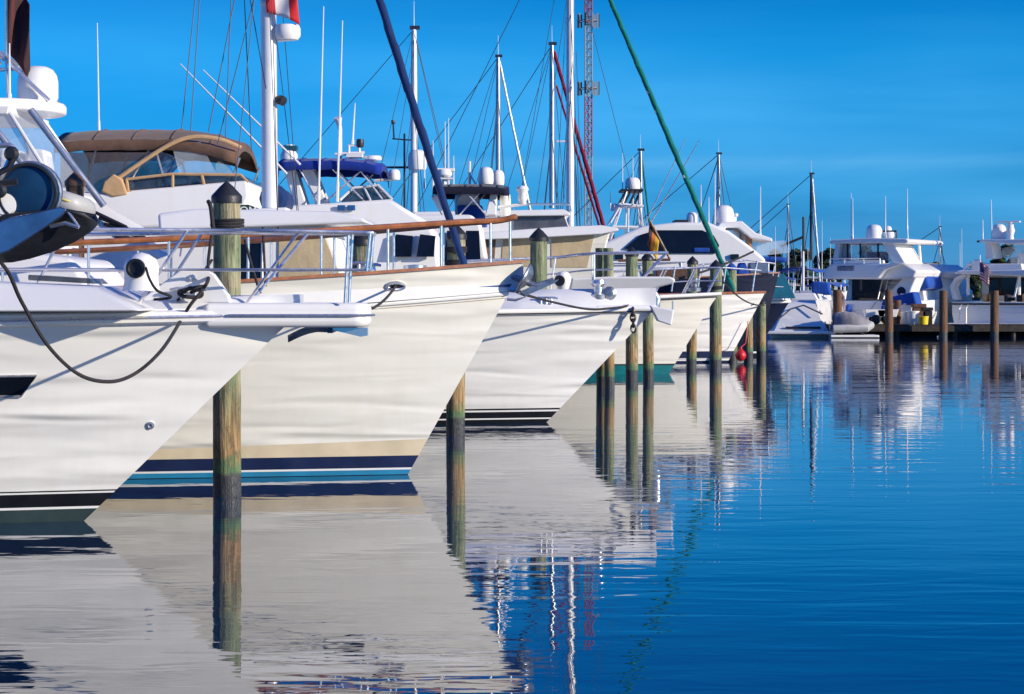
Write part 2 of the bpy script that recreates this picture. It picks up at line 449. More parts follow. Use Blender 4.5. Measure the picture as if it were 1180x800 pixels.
def furled(root, foot, head, r, mat, name='furled_headsail', wrap=True):
    foot, head = Vector(foot), Vector(head); L = (head - foot).length; n = max(40, int(L / .09)); d = (head - foot).normalized()
    u = d.cross(Vector((0, 1, 0))).normalized(); w = d.cross(u); rings = []
    for i in range(n + 1):
        f = i / n; rr = r * (.4 if i == 0 else (.72 + .38 * math.sin(min(1, f * 1.5) * math.pi * .62 + .5) if i < n else .3)) * (1 + .05 * math.sin(i * .37) * math.sin(i * .11))
        ph = f * L / .55 * 2 * math.pi; ring = []
        for k in range(14):
            a = 2 * math.pi * k / 14; q = ((a + ph) / (2 * math.pi)) % 1
            ring.append(foot.lerp(head, f) + (u * math.cos(a) + w * math.sin(a)) * rr * (.86 + .26 * q) + u * .02 * r * math.sin(f * 23))
        rings.append(ring)
    o = part(name, MB().loft(rings), mat, root, ang=28)
    if wrap:
        for f in (.3, .47, .52):
            c = foot.lerp(head, f); part('sail_tie', MB().tube([c - d * .03 + u * r * .25, c + d * .05 + u * r * .25], r * .95, 12), 'fit' if mat == 'greenfurl' else mat, o)
    return o
def flag(root, hoist_top, hoist_bot, fly, mat, name='flag', wave=.05, n=10, sag_=.1):
    a, b, fl = Vector(hoist_top), Vector(hoist_bot), Vector(fly)
    side = (b - a).cross(fl).normalized(); rows = []
    for j in range(9):
        rows.append([a.lerp(b, j / 8) + fl * (i / n) + side * wave * math.sin(i / n * 7 + j * .4) * (i / n + .15) - Vector((0, 0, sag_ * (i / n) ** 2)) for i in range(n + 1)])
    o = part(name, MB().grid(rows), mat, root, solid=.004, ang=80)
    uv = o.data.uv_layers.new(name='UVMap')
    for pl in o.data.polygons:
        for li in pl.loop_indices:
            vi = o.data.loops[li].vertex_index
            uv.data[li].uv = ((vi % (n + 1)) / n, 1 - (vi // (n + 1)) / 8)
    return o
def flag_mat(name, stops, horizontal=True, canton=None, chk=None):
    m, t, b = nt(name)
    u = t.nodes.new('ShaderNodeUVMap'); s = t.nodes.new('ShaderNodeSeparateXYZ'); t.links.new(u.outputs[0], s.inputs[0])
    r = t.nodes.new('ShaderNodeValToRGB'); r.color_ramp.interpolation = 'CONSTANT'; e = r.color_ramp.elements
    while len(e) < len(stops): e.new(.5)
    for k, (p, c) in enumerate(stops): e[k].position = p; e[k].color = (*c, 1)
    t.links.new(s.outputs[1 if horizontal else 0], r.inputs['Fac']); col = r.outputs['Color']
    if canton:
        f = math_n(t, 'MULTIPLY', math_n(t, 'LESS_THAN', s.outputs[0], .42), math_n(t, 'GREATER_THAN', s.outputs[1], .46))
        col = mixc(t, f, col, canton)
    v = tex_coord(t); f = noise(t, v, 12, 3)
    col = mixc(t, 1.0, col, ramp(t, f, [(.3, (.82,) * 3), (.7, (1, 1, 1))]), 'MULTIPLY')
    t.links.new(col, b.inputs['Base Color']); b.inputs['Roughness'].default_value = .8
    return m
stripes = []
for k in range(13): stripes.append((k / 13, (.45, .02, .03) if k % 2 == 0 else (.7, .68, .68)))
F_US = flag_mat('stars and stripes cloth', stripes, True, (.02, .03, .14))
F_CA = flag_mat('red white red cloth', [(0, (.6, .015, .02)), (.28, (.75, .74, .74)), (.72, (.6, .015, .02))], False)
F_DE = flag_mat('black orange yellow cloth', [(0, (.72, .42, .03)), (.34, (.55, .17, .03)), (.68, (.06, .03, .03))], True)
F_MA = flag_mat('maroon cloth', [(0, (.05, .012, .016)), (.16, (.10, .018, .022)), (.3, (.05, .012, .016)), (.42, (.03, .012, .016)), (.55, (.07, .014, .018)), (.8, (.03, .01, .014))], False)

def plow(root, p, L, direction, mat='galv', name='anchor'):
    """plough anchor: curved two winged blade and a bent shank; p is where the shank is pinned, direction points along the shank away from the boat"""
    d = Vector(direction).normalized(); side = Vector((0, 1, 0)); up = Vector((0, 0, 1)); up = (up - d * up.dot(d)).normalized(); side = d.cross(up)
    p = Vector(p); mb = MB()
    sh = [p, p + d * L * .35 + up * L * .02, p + d * L * .7 - up * L * .04, p + d * L * .95 - up * L * .2]
    a = part(name, mb.tube(sh, [L * .035, L * .04, L * .045, L * .06], 8), mat, root)
    c = sh[-1]; rows = []
    for i in range(9):
        f = i / 8; w = L * .24 * math.sin(math.pi * (.12 + .88 * f)) ** .7 * (1 if f < .98 else .3)
        spine = c + d * L * (.12 - .62 * f) - up * L * (.05 + .34 * math.sin(f * 1.5))
        rows.append([spine + side * w * g + up * (abs(g) ** 1.5) * w * .55 for g in (-1, -.66, -.33, 0, .33, .66, 1)])
    part('blade', MB().grid(rows), mat, a, solid=L * .02, ang=50)
    return a
def cleat(root, p, L=.22, name='cleat'):
    p = Vector(p); mb = MB()
    mb.tube([p + Vector((-L / 2, 0, .075)), p + Vector((-L * .3, 0, .085)), p + Vector((L * .3, 0, .085)), p + Vector((L / 2, 0, .075))], [.012, .018, .018, .012], 8)
    for s_ in (-1, 1): mb.tube([p + Vector((s_ * L * .16, 0, 0)), p + Vector((s_ * L * .14, 0, .085))], [.022, .014], 8)
    return part(name, mb, 'steel', root)

# ------------------------------------------------------------------ water, land, sky
def make_water():
    m, t, b = nt('calm harbour water')
    b.inputs['Base Color'].default_value = (.0, .022, .072, 1)
    b.inputs['Roughness'].default_value = .012
    b.inputs['IOR'].default_value = 2.25
    b.inputs['Specular IOR Level'].default_value = .5
    h1 = noise(t, tex_coord(t, (.26, .8, 1)), 1.0, 2, .45, .4)
    h2 = noise(t, tex_coord(t, (.9, 2.6, 1)), 1.0, 2, .5, .5)
    h3 = noise(t, tex_coord(t, (3.0, 9, 1)), 1.0, 2, .5, .3)
    # breeze: the far half of the basin is a little rougher, in drifting patches
    c = t.nodes.new('ShaderNodeTexCoord'); s = t.nodes.new('ShaderNodeSeparateXYZ'); t.links.new(c.outputs['Object'], s.inputs[0])
    far = ramp(t, math_n(t, 'MULTIPLY', s.outputs[1], .01), [(.12, (1.15,) * 3), (.23, (1.1,) * 3), (.38, (1.25,) * 3)])
    patch = ramp(t, noise(t, tex_coord(t, (.06, .13, 1)), 1.0, 3), [(.36, (.28,) * 3), (.64, (1.15,) * 3)])
    w = math_n(t, 'MULTIPLY', far, patch)
    h = math_n(t, 'ADD', math_n(t, 'MULTIPLY', h1, .50), math_n(t, 'ADD', math_n(t, 'MULTIPLY', h2, .38), math_n(t, 'MULTIPLY', h3, .06)))
    h = math_n(t, 'MULTIPLY', h, w)
    bump(t, b, h, 1.0, .0105)
    n = 4000
    mb = MB().add([(-n, -400, 0), (n, -400, 0), (n, 6000, 0), (-n, 6000, 0)], [(0, 1, 2, 3)])
    structure('water', mb, m, smooth=False)
make_water()
# the shore beyond the basin
mb = MB()
N = 60; rows = []
for i in range(N + 1):
    x = -500 + 1000 * i / N; w = 128 + 5 * math.sin(i * .7) + R.uniform(-1, 1)
    rows.append([(x, w, -.5), (x, w + .4, .75), (x, w + 3, .9), (x, w + 60, 1.1 + R.uniform(-.1, .1)), (x, 700, 1.5), (x, 1800, 1.6)])
structure('ground', mb.grid(rows), 'land')

SUN_AZ, SUN_EL = math.radians(64), math.radians(17)       # to the right of the line back past the camera
S = Vector((math.sin(SUN_AZ) * math.cos(SUN_EL), -math.cos(SUN_AZ) * math.cos(SUN_EL), math.sin(SUN_EL)))
sl = bpy.data.lights.new('sun', 'SUN'); sl.energy = 4.3; sl.angle = math.radians(.53); sl.color = (1, .875, .68)
so = bpy.data.objects.new('sun', sl); C.objects.link(so); so.rotation_euler = (-S).to_track_quat('-Z', 'Y').to_euler()
so.location = (20, -20, 40)
world = bpy.data.worlds.new('World'); scene.world = world; world.use_nodes = True
t = world.node_tree; bg = t.nodes['Background']
sky = t.nodes.new('ShaderNodeTexSky'); sky.sky_type = 'NISHITA'; sky.sun_disc = False
sky.sun_elevation = SUN_EL; sky.sun_rotation = math.atan2(S.x, S.y); sky.altitude = 0
sky.air_density = 1.0; sky.dust_density = .4; sky.ozone_density = 3.0
g = t.nodes.new('ShaderNodeTexCoord'); sp = t.nodes.new('ShaderNodeSeparateXYZ'); t.links.new(g.outputs['Generated'], sp.inputs[0])
tint = ramp(t, sp.outputs[2], [(0, (.11, .43, 1.36)), (.05, (.04, .425, 1.09)), (.108, (.0, .475, 1.04)), (.15, (.0, .35, .82)), (.2, (.0, .29, .75)), (.5, (.035, .36, 1.12)), (1, (.05, .40, 1.22))])
col = mixc(t, 1.0, sky.outputs[0], tint, 'MULTIPLY')
mpv = t.nodes.new('ShaderNodeMapping'); mpv.inputs['Scale'].default_value = (3.0, 3.0, 19); t.links.new(g.outputs['Generated'], mpv.inputs['Vector'])
cl = noise(t, mpv.outputs[0], 1.5, 4, .55, .4)
wis = math_n(t, 'MULTIPLY', ramp(t, cl, [(.44, (0, 0, 0)), (.76, (.42,) * 3)]), ramp(t, sp.outputs[2], [(0, (.6,) * 3), (.05, (.8,) * 3), (.085, (.45,) * 3), (.125, (.10,) * 3), (.4, (.05,) * 3)]))
col = mixc(t, wis, col, (1.0, 4.5, 8.2))
mph = t.nodes.new('ShaderNodeMapping'); mph.inputs['Scale'].default_value = (1.3, 1.3, 7); t.links.new(g.outputs['Generated'], mph.inputs['Vector'])
hz = math_n(t, 'MULTIPLY', ramp(t, noise(t, mph.outputs[0], 2.6, 2, .5, .2), [(.38, (0, 0, 0)), (.7, (.20,) * 3)]), ramp(t, sp.outputs[2], [(0, (.5,) * 3), (.04, (1,) * 3), (.10, (.7,) * 3), (.16, (.1,) * 3)]))
col = mixc(t, hz, col, (1.2, 4.9, 8.5))
band = math_n(t, 'MULTIPLY', ramp(t, sp.outputs[2], [(.052, (0, 0, 0)), (.059, (.5,) * 3), (.063, (0, 0, 0))]), ramp(t, cl, [(.4, (0, 0, 0)), (.6, (1, 1, 1))]))
col = mixc(t, band, col, (1.0, 3.3, 5.8))
t.links.new(col, bg.inputs['Color']); bg.inputs['Strength'].default_value = .122
cam = bpy.data.cameras.new('camera'); co = bpy.data.objects.new('camera', cam); C.objects.link(co)
co.location = (0, 0, EYE); co.rotation_euler = (math.pi / 2, 0, 0)
cam.sensor_width = 36; cam.lens = 36 * F / 1180; cam.shift_y = -(400 - HY) / 1180; cam.clip_end = 8000; cam.clip_start = .1
scene.camera = co
vs = scene.view_settings; vs.view_transform = 'Standard'; vs.look = 'None'; vs.exposure = .3; vs.gamma = 1

# ================================================================== the front row, nearest first
# ---- anchor and bow roller of the boat whose bow just reaches the picture at the left
Y0 = 14.2
b0 = thing('moored_yacht', 'glossy dark blue plough anchor and windlass on the bow entering at the left edge', 'boat', (-5.6, Y0, 0), 'yachts moored bow out')
h0 = Hull(Y0, -13, [(-.4, -6.6), (0, -6.2), (1.8, -4.3)], 1.6, 1.85, 1.7, 1.3)
h0.build(b0, 'white2', [('bottom_paint', 'greenblack', -.4, .12), ('boot_stripe', 'navy', .12, .26)])
h0.rub(b0, 'steel', .03, -.04)
mb = MB().box(-5.2, -3.42, Y0 - .17, Y0 + .17, 1.87, 1.95)
part('roller_arm', MB().tube([(-3.6, Y0, 1.95), (-3.45, Y0, 2.16), (-2.98, Y0, 2.22)], .03, 8), 'galv', b0)
part('windlass_post', MB().tube([(-3.13, Y0, 2.2), (-3.13, Y0 - .04, 2.53)], .04, 8), 'galv', b0)
part('bow_roller_platform', mb, 'fit', b0, bevel=.02)
k = Y0 / F
A = lambda px, py, dy=0: Vector((WX(px, Y0), Y0 + dy, WZ(py, Y0)))
# broad two-winged blade lying under the roller
def anchor_blade():
    rows = []; up = [(-10, 262), (12, 249), (34, 246), (60, 244), (85, 243), (104, 247), (112, 255)]
    lo = [(-10, 302), (14, 301), (34, 297), (60, 289), (85, 278), (104, 266), (113, 257)]
    for (ax, ay), (bx, by) in zip(up, lo):
        u, l = A(ax, ay), A(bx, by); r = []
        h = u.z - l.z
        for g in range(-6, 7):
            s_ = g / 6; wy = .20 * s_ * min(1, h / .12 + .15)
            r.append(Vector((u.x + (l.x - u.x) * (1 - abs(s_)), Y0 + wy, l.z + h * abs(s_) ** 1.35)))
        rows.append(r)
    return MB().grid(rows)
an = part('anchor', MB().tube([A(-20, 262), A(6, 262), A(30, 264), A(58, 262), A(78, 266)], [.035, .04, .045, .05, .05], 10), 'anchorblue', b0)
part('blade', anchor_blade(), 'rubber', an, solid=.018, ang=60)  # dark colour carries the shade of the blade's underside
fin = [(-6, 264), (20, 252), (52, 246), (78, 240), (85, 243), (80, 250), (62, 263), (42, 276), (20, 290), (-6, 299)]
part('fin', MB().loft([[A(a, c, d) for a, c in fin] for d in (-.235, -.21)]), 'anchorblue', an, bevel=.008)  # blue plate laid over the blade in place of its lit upper face
part('crossbar', MB().tube([A(64, 262, -.16), A(82, 258, -.19), A(98, 263, -.2)], .013, 8), 'steel', an)
part('crossbar', MB().tube([A(84, 244, -.19), A(98, 263, -.2)], .010, 8), 'steel', an)
# blue wildcat drum with white end disc, hoop and pipework
wl = part('windlass', MB().lathe([(.10, 0), (.17, .02), (.195, .06), (.195, .17), (.17, .21), (.08, .22)], A(38, 224, -.16), (0, 1, .1), 28), 'blueplastic', b0)
part('rim', MB().tube([A(38, 224, -.10) + Vector((.2 * math.cos(a), 0, .2 * math.sin(a))) for a in [2 * math.pi * i / 28 for i in range(29)]], .014, 8), 'galv', wl)
part('drum_strap', MB().tube([A(38, 224, -.17) + Vector((.185 * math.cos(a), 0, .185 * math.sin(a))) for a in [2 * math.pi * i / 28 for i in range(29)]], .012, 6), 'rubber', wl)
part('end_disc', MB().lathe([(.075, 0), (.07, .03), (0, .035)], A(12, 237, -.14), (.1, -1, .1), 20), 'fit', wl)
part('hoop', MB().tube([A(50, 203) + Vector((.052 * math.cos(a), -.1, .052 * math.sin(a) - .02)) for a in [i * math.pi / 9 - .6 for i in range(14)]], .012, 8), 'steel', wl)
mb = MB().tube(smooth_path([A(-6, 226, -.2), A(10, 205, -.2), A(22, 178, -.2), A(18, 170, -.2), A(-6, 172, -.2)]), .018, 8)
part('pulpit_rail', mb, 'steel', b0)
mb = MB().tube([A(-8, 232, -.25), A(8, 214, -.25), A(30, 212, -.25)], .022, 8).tube([A(2, 205, -.24), A(20, 196, -.24), A(26, 184, -.24)], .02, 8)
mb.lathe([(.03, -.03), (.05, 0), (.03, .03)], A(23, 180, -.24), (0, 1, 0), 12).lathe([(.03, -.03), (.05, 0), (.03, .03)], A(10, 222, -.26), (0, 1, 0), 12)
part('control_arm', mb, 'rubber', wl)

# ---- first full hull: white motor yacht
Y1 = 17.9
b1 = thing('motor_yacht', 'nearest white motor yacht with a black boot stripe, black hull window and flat bow pulpit', 'boat', (-5, Y1, 0), 'yachts moored bow out')
h1 = Hull(Y1, -14.5, [(-.4, -3.95), (0, -3.53), (1.62, -1.86), (1.74, -1.72)], 1.62, 1.74, 1.95, 1.45, tm=.25, p0=1.5, p1=2.4, fl=.9)
h1.build(b1, 'white', [('bottom_paint', 'greenblack', -.4, .105), ('lower_line', 'fit', .105, .125), ('boot_stripe', 'black', .125, .235), ('upper_line', 'fit', .235, .25), ('pin_stripe', 'black', .25, .262)], drop=-.03, camber=.10, toe=.09)
h1.rub(b1, 'fit', .055, -.035, 'rub_rail', .0)
h1.rub(b1, 'steel', .017, -.035, 'rub_strip', .05)
# pulpit: rounded slab
def slab(x0, x1, yc, w0, w1, z0, z1, n=10):
    pl = [(x0, yc - w0), (x1 - w1 * .8, yc - w1)] + [(x1 - w1 * .8 + w1 * .8 * math.sin(a), yc - w1 * math.cos(a)) for a in [math.pi * i / n for i in range(1, n)]] + [(x1 - w1 * .8, yc + w1), (x0, yc + w0)]
    return MB().loft([[(x, y, z0) for x, y in pl], [(x, y, z1) for x, y in pl]])
pu = part('bow_pulpit', slab(-2.5, WX(428, Y1), Y1, .36, .17, 1.60, 1.80), 'fit', b1, bevel=.05)
part('trim_strip', MB().tube([(-2.3, Y1 - .345, 1.70), (-1.3, Y1 - .192, 1.70), (-1.2, Y1 - .14, 1.70), (WX(431, Y1), Y1, 1.70)], .012, 6), 'steel', pu)
P1 = lambda px, py, dy=0: Vector((WX(px, Y1), Y1 + dy, WZ(py, Y1)))
an = part('anchor', MB().tube([P1(352, 379), P1(380, 380), P1(424, 372)], [.022, .025, .02], 8), 'galv', b1)
rows = []
for i in range(8):
    f = i / 7; c = P1(332 + 54 * f, 394 - 12 * f); w = .13 * math.sin(math.pi * (.06 + .9 * f)) ** .8
    rows.append([c + Vector((0, g * w, .05 * abs(g) + .035 * math.sin(math.pi * f))) for g in (-1, -.5, 0, .5, 1)])
part('blade', MB().grid(rows), 'galv', an, solid=.012)
part('roller', MB().box(WX(378, Y1), WX(384, Y1), Y1 - .07, Y1 + .07, 1.55, 1.6), 'blueplastic', an)
part('roller_cheek', MB().prism([(P1(372, 374).x, 1.595), (P1(424, 374).x, 1.595), (P1(424, 386).x, 1.53), (P1(416, 387).x, 1.52)], Y1, .05), 'steel', b1)
# raised trunk with shaded front, then the block with the fitting and cleat
tr = part('foredeck_trunk', MB().prism([(-9, 1.72), (-9, 2.02), (-4.9, 2.0), (-3.25, 1.93), (-2.85, 1.74)], Y1 + .1, 1.25, .95), 'fit', b1, bevel=.04)
part('hatch', MB().prism([(-3.95, 1.985), (-3.95, 2.03), (-3.45, 2.0), (-3.4, 1.955)], Y1 + .1, .3), 'smoke', tr, bevel=.01)
yb = h1.edge(WX(215, 17), -1).y + .18
PB = lambda px, py, dy=0: Vector((WX(px, yb), yb + dy, WZ(py, yb)))
ch = part('bow_chock', MB().prism([(PB(163, 349).x, PB(163, 349).z), (PB(166, 342).x, PB(166, 342).z), (PB(201, 316).x, PB(201, 316).z), (PB(208, 312).x, PB(208, 312).z), (PB(240, 312).x, PB(240, 312).z), (PB(246, 316).x, PB(246, 316).z), (PB(263, 340).x, PB(263, 340).z), (PB(265, 349).x, PB(265, 349).z)], yb + .07, .07, .06), 'fit', b1, bevel=.012)
part('fitting', MB().lathe([(.028, 0), (.024, .02), (.01, .024), (0, .02)], PB(222, 320, .005), (0, -1, 0), 16), 'steel', ch)
cl = cleat(ch, PB(218, 345, -.06), .30)
# cowl ventilator with a dark mouth
cv = part('cowl_vent', MB().lathe([(.15, -.13), (.135, -.06), (.135, 0), (.14, .06), (.12, .12), (.06, .16), (0, .175)], (WX(163, 17.3), 17.3, 2.03), (0, 0, 1), 24), 'fit', b1)
part('vent_mouth', MB().lathe([(.078, 0), (.078, .028), (.058, .03), (.05, .012), (0, .01)], (WX(157, 17.17), 17.172, 2.075), (-.18, -1, .05), 22), 'rubber', cv)
# rail: two tubes each side, leaning forward, joined in a U ahead of the pulpit
mb_paths = []
for sd in (-1, 1):
    pa = []
    for x in (-7.5, -6, -5, -4, -3.2, -2.6):
        e = h1.edge(x, sd, .1); pa.append((e.x + .25, e.y, 2.385))
    pa += [(-1.9, Y1 + sd * .42, 2.38), (-1.35, Y1 + sd * .24, 2.375), (WX(430, Y1), Y1 + sd * .2, 2.37)]
    mb_paths.append(pa)
top = smooth_path(mb_paths[0], 5) + smooth_path(mb_paths[1], 5)[::-1]
mid = [(p[0] - (.12 if p[0] < -1.5 else .02), p[1], 2.07) for p in top if p[0] > -4.6]
feet = []
for sd in (-1, 1):
    for tx, fx in ((-6.4, -6.75), (-5.0, -5.35), (-3.9, -4.2), (-2.62, -3.02), (-1.72, -2.2)):
        e = h1.edge(fx, sd, .12); pa = mb_paths[0 if sd < 0 else 1]
        y = next((pa[i][1] + (pa[i + 1][1] - pa[i][1]) * (tx - pa[i][0]) / (pa[i + 1][0] - pa[i][0]) for i in range(len(pa) - 1) if pa[i][0] <= tx <= pa[i + 1][0]), Y1 + sd * .4)
        feet.append(((tx, y, 2.38), (fx, e.y, 1.77)))
    for xx in (WX(430, Y1) - .01, WX(404, Y1)): feet.append(((xx, Y1 + sd * .21, 2.37), (xx - .03, Y1 + sd * .21, 2.06 if xx > -1.2 else 1.8)))
handrail(b1, top, feet, .017, 'steel', .013, mid, 'bow_rail')
# window in the topsides
q = [h1.near(px, py, .012) for px, py in ((-40, 434), (42, 433), (24, 457), (-40, 457))]
q2 = [p + Vector((0, .03, 0)) for p in q]
wd = part('hull_window', MB().loft([q, q2]), 'glass', b1, smooth=False)
part('frame', MB().tube(q + [q[0]], .012, 6), 'steel', wd)
p = h1.near(173, 490, .0)
part('drain_fitting', MB().lathe([(.034, 0), (.034, .014), (.018, .018), (.016, .004), (0, .004)], p, (.25, -1, -.35), 18), 'steel', b1)
# superstructure behind, out of the picture to the left
part('deckhouse', MB().prism([(-13.5, 1.7), (-13.3, 3.3), (-9.3, 3.2), (-7.6, 1.98), (-7.5, 1.7)], Y1, 1.6, 1.3), 'fit', b1, bevel=.08)

# ---- second hull: cream yacht with teak rails
Y2 = 22.4
b2 = thing('motor_yacht', 'cream yacht with varnished teak bow rails, blue cove stripe and navy boot stripes', 'boat', (-5, Y2, 0), 'yachts moored bow out')
h2 = Hull(Y2, -13.5, [(-.4, -1.28), (0, -1.075), (1.88, -.03), (2.19, .12)], 1.72, 2.185, 1.95, 1.35, tm=.25, p0=1.45, p1=2.6, fl=.95, shp=2.6)
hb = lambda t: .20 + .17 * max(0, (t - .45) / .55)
h2.build(b2, 'cream', [('bottom_paint', 'black', -.4, .005), ('lower_boot_stripe', 'skyblue', .005, .055), ('white_line', 'fit', .055, .075), ('boot_stripe', 'navy', .075, .2), ('beige_band', 'beige', .2, hb)], drop=.28, camber=.08, toe=.05)  # beige band above the navy stripe, its top edge rising forward
h2.cap(b2, 'teak', .10, .035)
part('cove_stripe', h2.skin(lambda t: h2.sheer(t) - .285, lambda t: h2.sheer(t) - .215, 1, .006), 'cove', b2)
h2.rub(b2, 'fit', .022, -.315, 'rub_rail', .006)
part('hull_seam', h2.skin(lambda t: h2.sheer(t) - .365, lambda t: h2.sheer(t) - .36, 1, .003), 'darkteak', b2)
# hawse: an oval steel ring
p = h2.near(456, 330, .012); xs_ = []
for i in range(17):
    a = 2 * math.pi * i / 16; xs_.append(h2.at(p.x + .088 * math.cos(a), p.z + .035 * math.sin(a), -1, .012))
hw = part('hawse_pipe', MB().tube(xs_, .018, 8), 'steel', b2)
part('opening', MB().add(xs_[:-1], [tuple(range(16))]), 'black', hw, smooth=False)
# dark louvred vent lower down, seen mirrored in the water behind the pulpit of the white yacht
q = [h2.near(px, py, .008) for px, py in ((372, 352), (420, 353), (418, 364), (374, 363))]
part('hull_vent', MB().loft([q, [p + Vector((0, .03, 0)) for p in q]]), 'rubber', b2, smooth=False)
feet = []; paths = []
for sd in (-1, 1):
    pa = []
    for x in [-9, -8, -7, -6, -5, -4, -3.2, -2.4, -1.6, -1.0, -.5, -.15]:
        e = h2.edge(x, sd, .07, .47 if x < -.2 else .46); pa.append((e.x, e.y, e.z))
    pa.append((.03, Y2 + sd * .05, 2.66)); paths.append(pa)
    for x in (-7.5, -6.6, -5.7, -4.9, -4.1, -3.35, -2.6, -1.9, -1.25, -.72, -.22):
        e = h2.edge(x, sd, .06); feet.append((h2.edge(x, sd, .07, .46), (e.x, e.y, e.z + .03)))
feet.append(((-.02, Y2, 2.65), (-.02, Y2, 2.2)))
hr = handrail(b2, smooth_path(paths[0], 4) + smooth_path(paths[1], 4)[::-1], feet, .03, 'teak', .014, None, 'teak_hand_rail')
P2 = lambda px, py, dy=0: Vector((WX(px, Y2), Y2 + dy, WZ(py, Y2)))
# anchor: grey plough hung off the stem
an = part('anchor', MB().tube([P2(586, 318), P2(600, 322), P2(618, 330), P2(638, 322)], [.03, .035, .035, .02], 8), 'galv', b2)
rows = []
for i in range(9):
    f = i / 8; c = P2(594 + 17 * f, 337 - 33 * f); w = .19 * math.sin(math.pi * (.12 + .8 * f)) ** .8
    rows.append([c + Vector((.09 * (1 - abs(g)) * math.sin(math.pi * f) * 1.0, g * w, 0)) for g in (-1, -.6, -.25, 0, .25, .6, 1)])
part('blade', MB().grid(rows), 'galv', an, solid=.015)
part('fluke', MB().loft([[P2(600, 336, d), P2(612, 330, d), P2(644, 322, d), P2(640, 326, d), P2(606, 341, d)] for d in (-.03, .03)]), 'galv', an)
part('roller_bracket', MB().tube([P2(580, 333), P2(592, 334), P2(600, 333)], .03, 8).tube([P2(594, 336), P2(606, 342), P2(594, 346), P2(584, 345)], .014, 8), 'steel', b2)
# trunk cabin and wheelhouse further aft, forward gear
tr = part('trunk_cabin', MB().prism([(-9, 1.6), (-9, 2.45), (-5.6, 2.38), (-4.35, 2.22), (-4.0, 1.7)], Y2 + .1, 1.2, 1.0), 'fit', b2, bevel=.06)
for a in (-7.6, -6.4, -5.4): window(tr, [(a - .4, 1.98), (a - .4, 2.22), (a + .3, 2.2), (a + .35, 1.98)], Y2 + .1, -1, 1.2, 1.0, 1.6, 2.45, frame=1)
part('wheelhouse', MB().prism([(-12.6, 1.6), (-12.4, 3.9), (-9.4, 3.85), (-8.5, 2.4), (-8.4, 1.6)], Y2, 1.5, 1.25), 'fit', b2, bevel=.08)
w_ = part('windlass', MB().lathe([(.13, 0), (.14, .05), (.08, .09), (.08, .2), (.12, .25), (.12, .3), (0, .31)], (-1.0, Y2, 1.86), seg=20), 'steel', b2)
part('chain_stopper', MB().box(-.72, -.5, Y2 - .05, Y2 + .05, 1.9, 2.02), 'galv', b2, bevel=.01)
for sd in (-1, 1): cleat(b2, h2.edge(-1.5, sd, .05, .036))

# ---- third hull: white sport yacht with a flybridge at the left
Y3 = 31.3
b3 = thing('sport_yacht', 'white flybridge yacht with clear enclosure, satellite dome and chain hanging at the bow', 'boat', (-4, Y3, 0), 'yachts moored bow out')
h3 = Hull(Y3, -13, [(-.4, .1), (0, .5), (1.5, 1.93), (1.66, 2.08)], 1.55, 1.66, 2.1, 1.6, tm=.25, p0=1.5, p1=2.5, fl=.9)
h3.build(b3, 'white', [('bottom_paint', 'black', -.4, .05), ('lower_line', 'fit', .05, .07), ('boot_stripe', 'black', .07, .16), ('upper_line', 'fit', .16, .185), ('pin_stripe', 'black', .185, .21)], drop=.0, camber=.28, toe=.08)
h3.rub(b3, 'fit', .05, -.03); h3.rub(b3, 'rubber', .014, -.055, 'rub_strip', .045)
P3 = lambda px, py, dy=0: Vector((WX(px, Y3), Y3 + dy, WZ(py, Y3)))
part('bow_pulpit', slab(1.2, WX(758, Y3), Y3, .30, .15, 1.60, 1.69), 'fit', b3, bevel=.04)
part('roller_box', MB().prism([(P3(748, 352).x, P3(748, 352).z), (P3(776, 357).x, P3(776, 357).z), (P3(773, 375).x, P3(773, 375).z), (P3(757, 370).x, P3(757, 370).z)], Y3, .16), 'white2', b3, bevel=.02)
part('jackstaff', MB().tube([P3(775, 364), P3(775, 347)], .012, 6), 'steel', b3)
wi = part('windlass', MB().lathe([(.12, 0), (.13, .06), (.07, .1), (.07, .17), (.11, .22), (.1, .27), (0, .28)], (WX(689, Y3), Y3 - .1, 1.78), seg=18), 'steel', b3)
part('gypsy', MB().lathe([(.05, -.1), (.1, -.06), (.06, 0), (.1, .06), (.05, .1)], (WX(702, Y3), Y3 - .1, 1.86), (0, 1, 0), 16), 'galv', b3)
ys = h3.edge(WX(728, 30.9), -1).y - .06
def chain(pts, link=.075, r=.013):
    mb = MB(); pts = [Vector(p) for p in pts]; L = [0]
    for a, b in zip(pts, pts[1:]): L.append(L[-1] + (b - a).length)
    s_ = 0; k_ = 0
    while s_ < L[-1]:
        i = max(j for j in range(len(L) - 1) if L[j] <= s_); f = (s_ - L[i]) / max(L[i + 1] - L[i], 1e-6)
        c = pts[i].lerp(pts[i + 1], f); d = (pts[i + 1] - pts[i]).normalized()
        n_ = d.cross(Vector((0, 1, .01))).normalized() if k_ % 2 else d.cross(d.cross(Vector((0, 1, .01)))).normalized()
        mb.tube([c + d * math.cos(a) * link * .62 + n_ * math.sin(a) * link * .36 for a in [2 * math.pi * j / 12 for j in range(13)]], r, 6)
        s_ += link * .82; k_ += 1
    return mb
part('anchor_chain', chain([P3(702, 351, -.1), P3(716, 355, -.15), (WX(726, ys), ys + .12, WZ(355.5, ys)), (WX(729, ys), ys, WZ(357.5, ys)), (WX(730, ys), ys - .01, WZ(382, ys))], .095, .017), 'rubber', b3)
for px in (686, 692): cleat(b3, P3(px - 60, 350, -.5), .25)
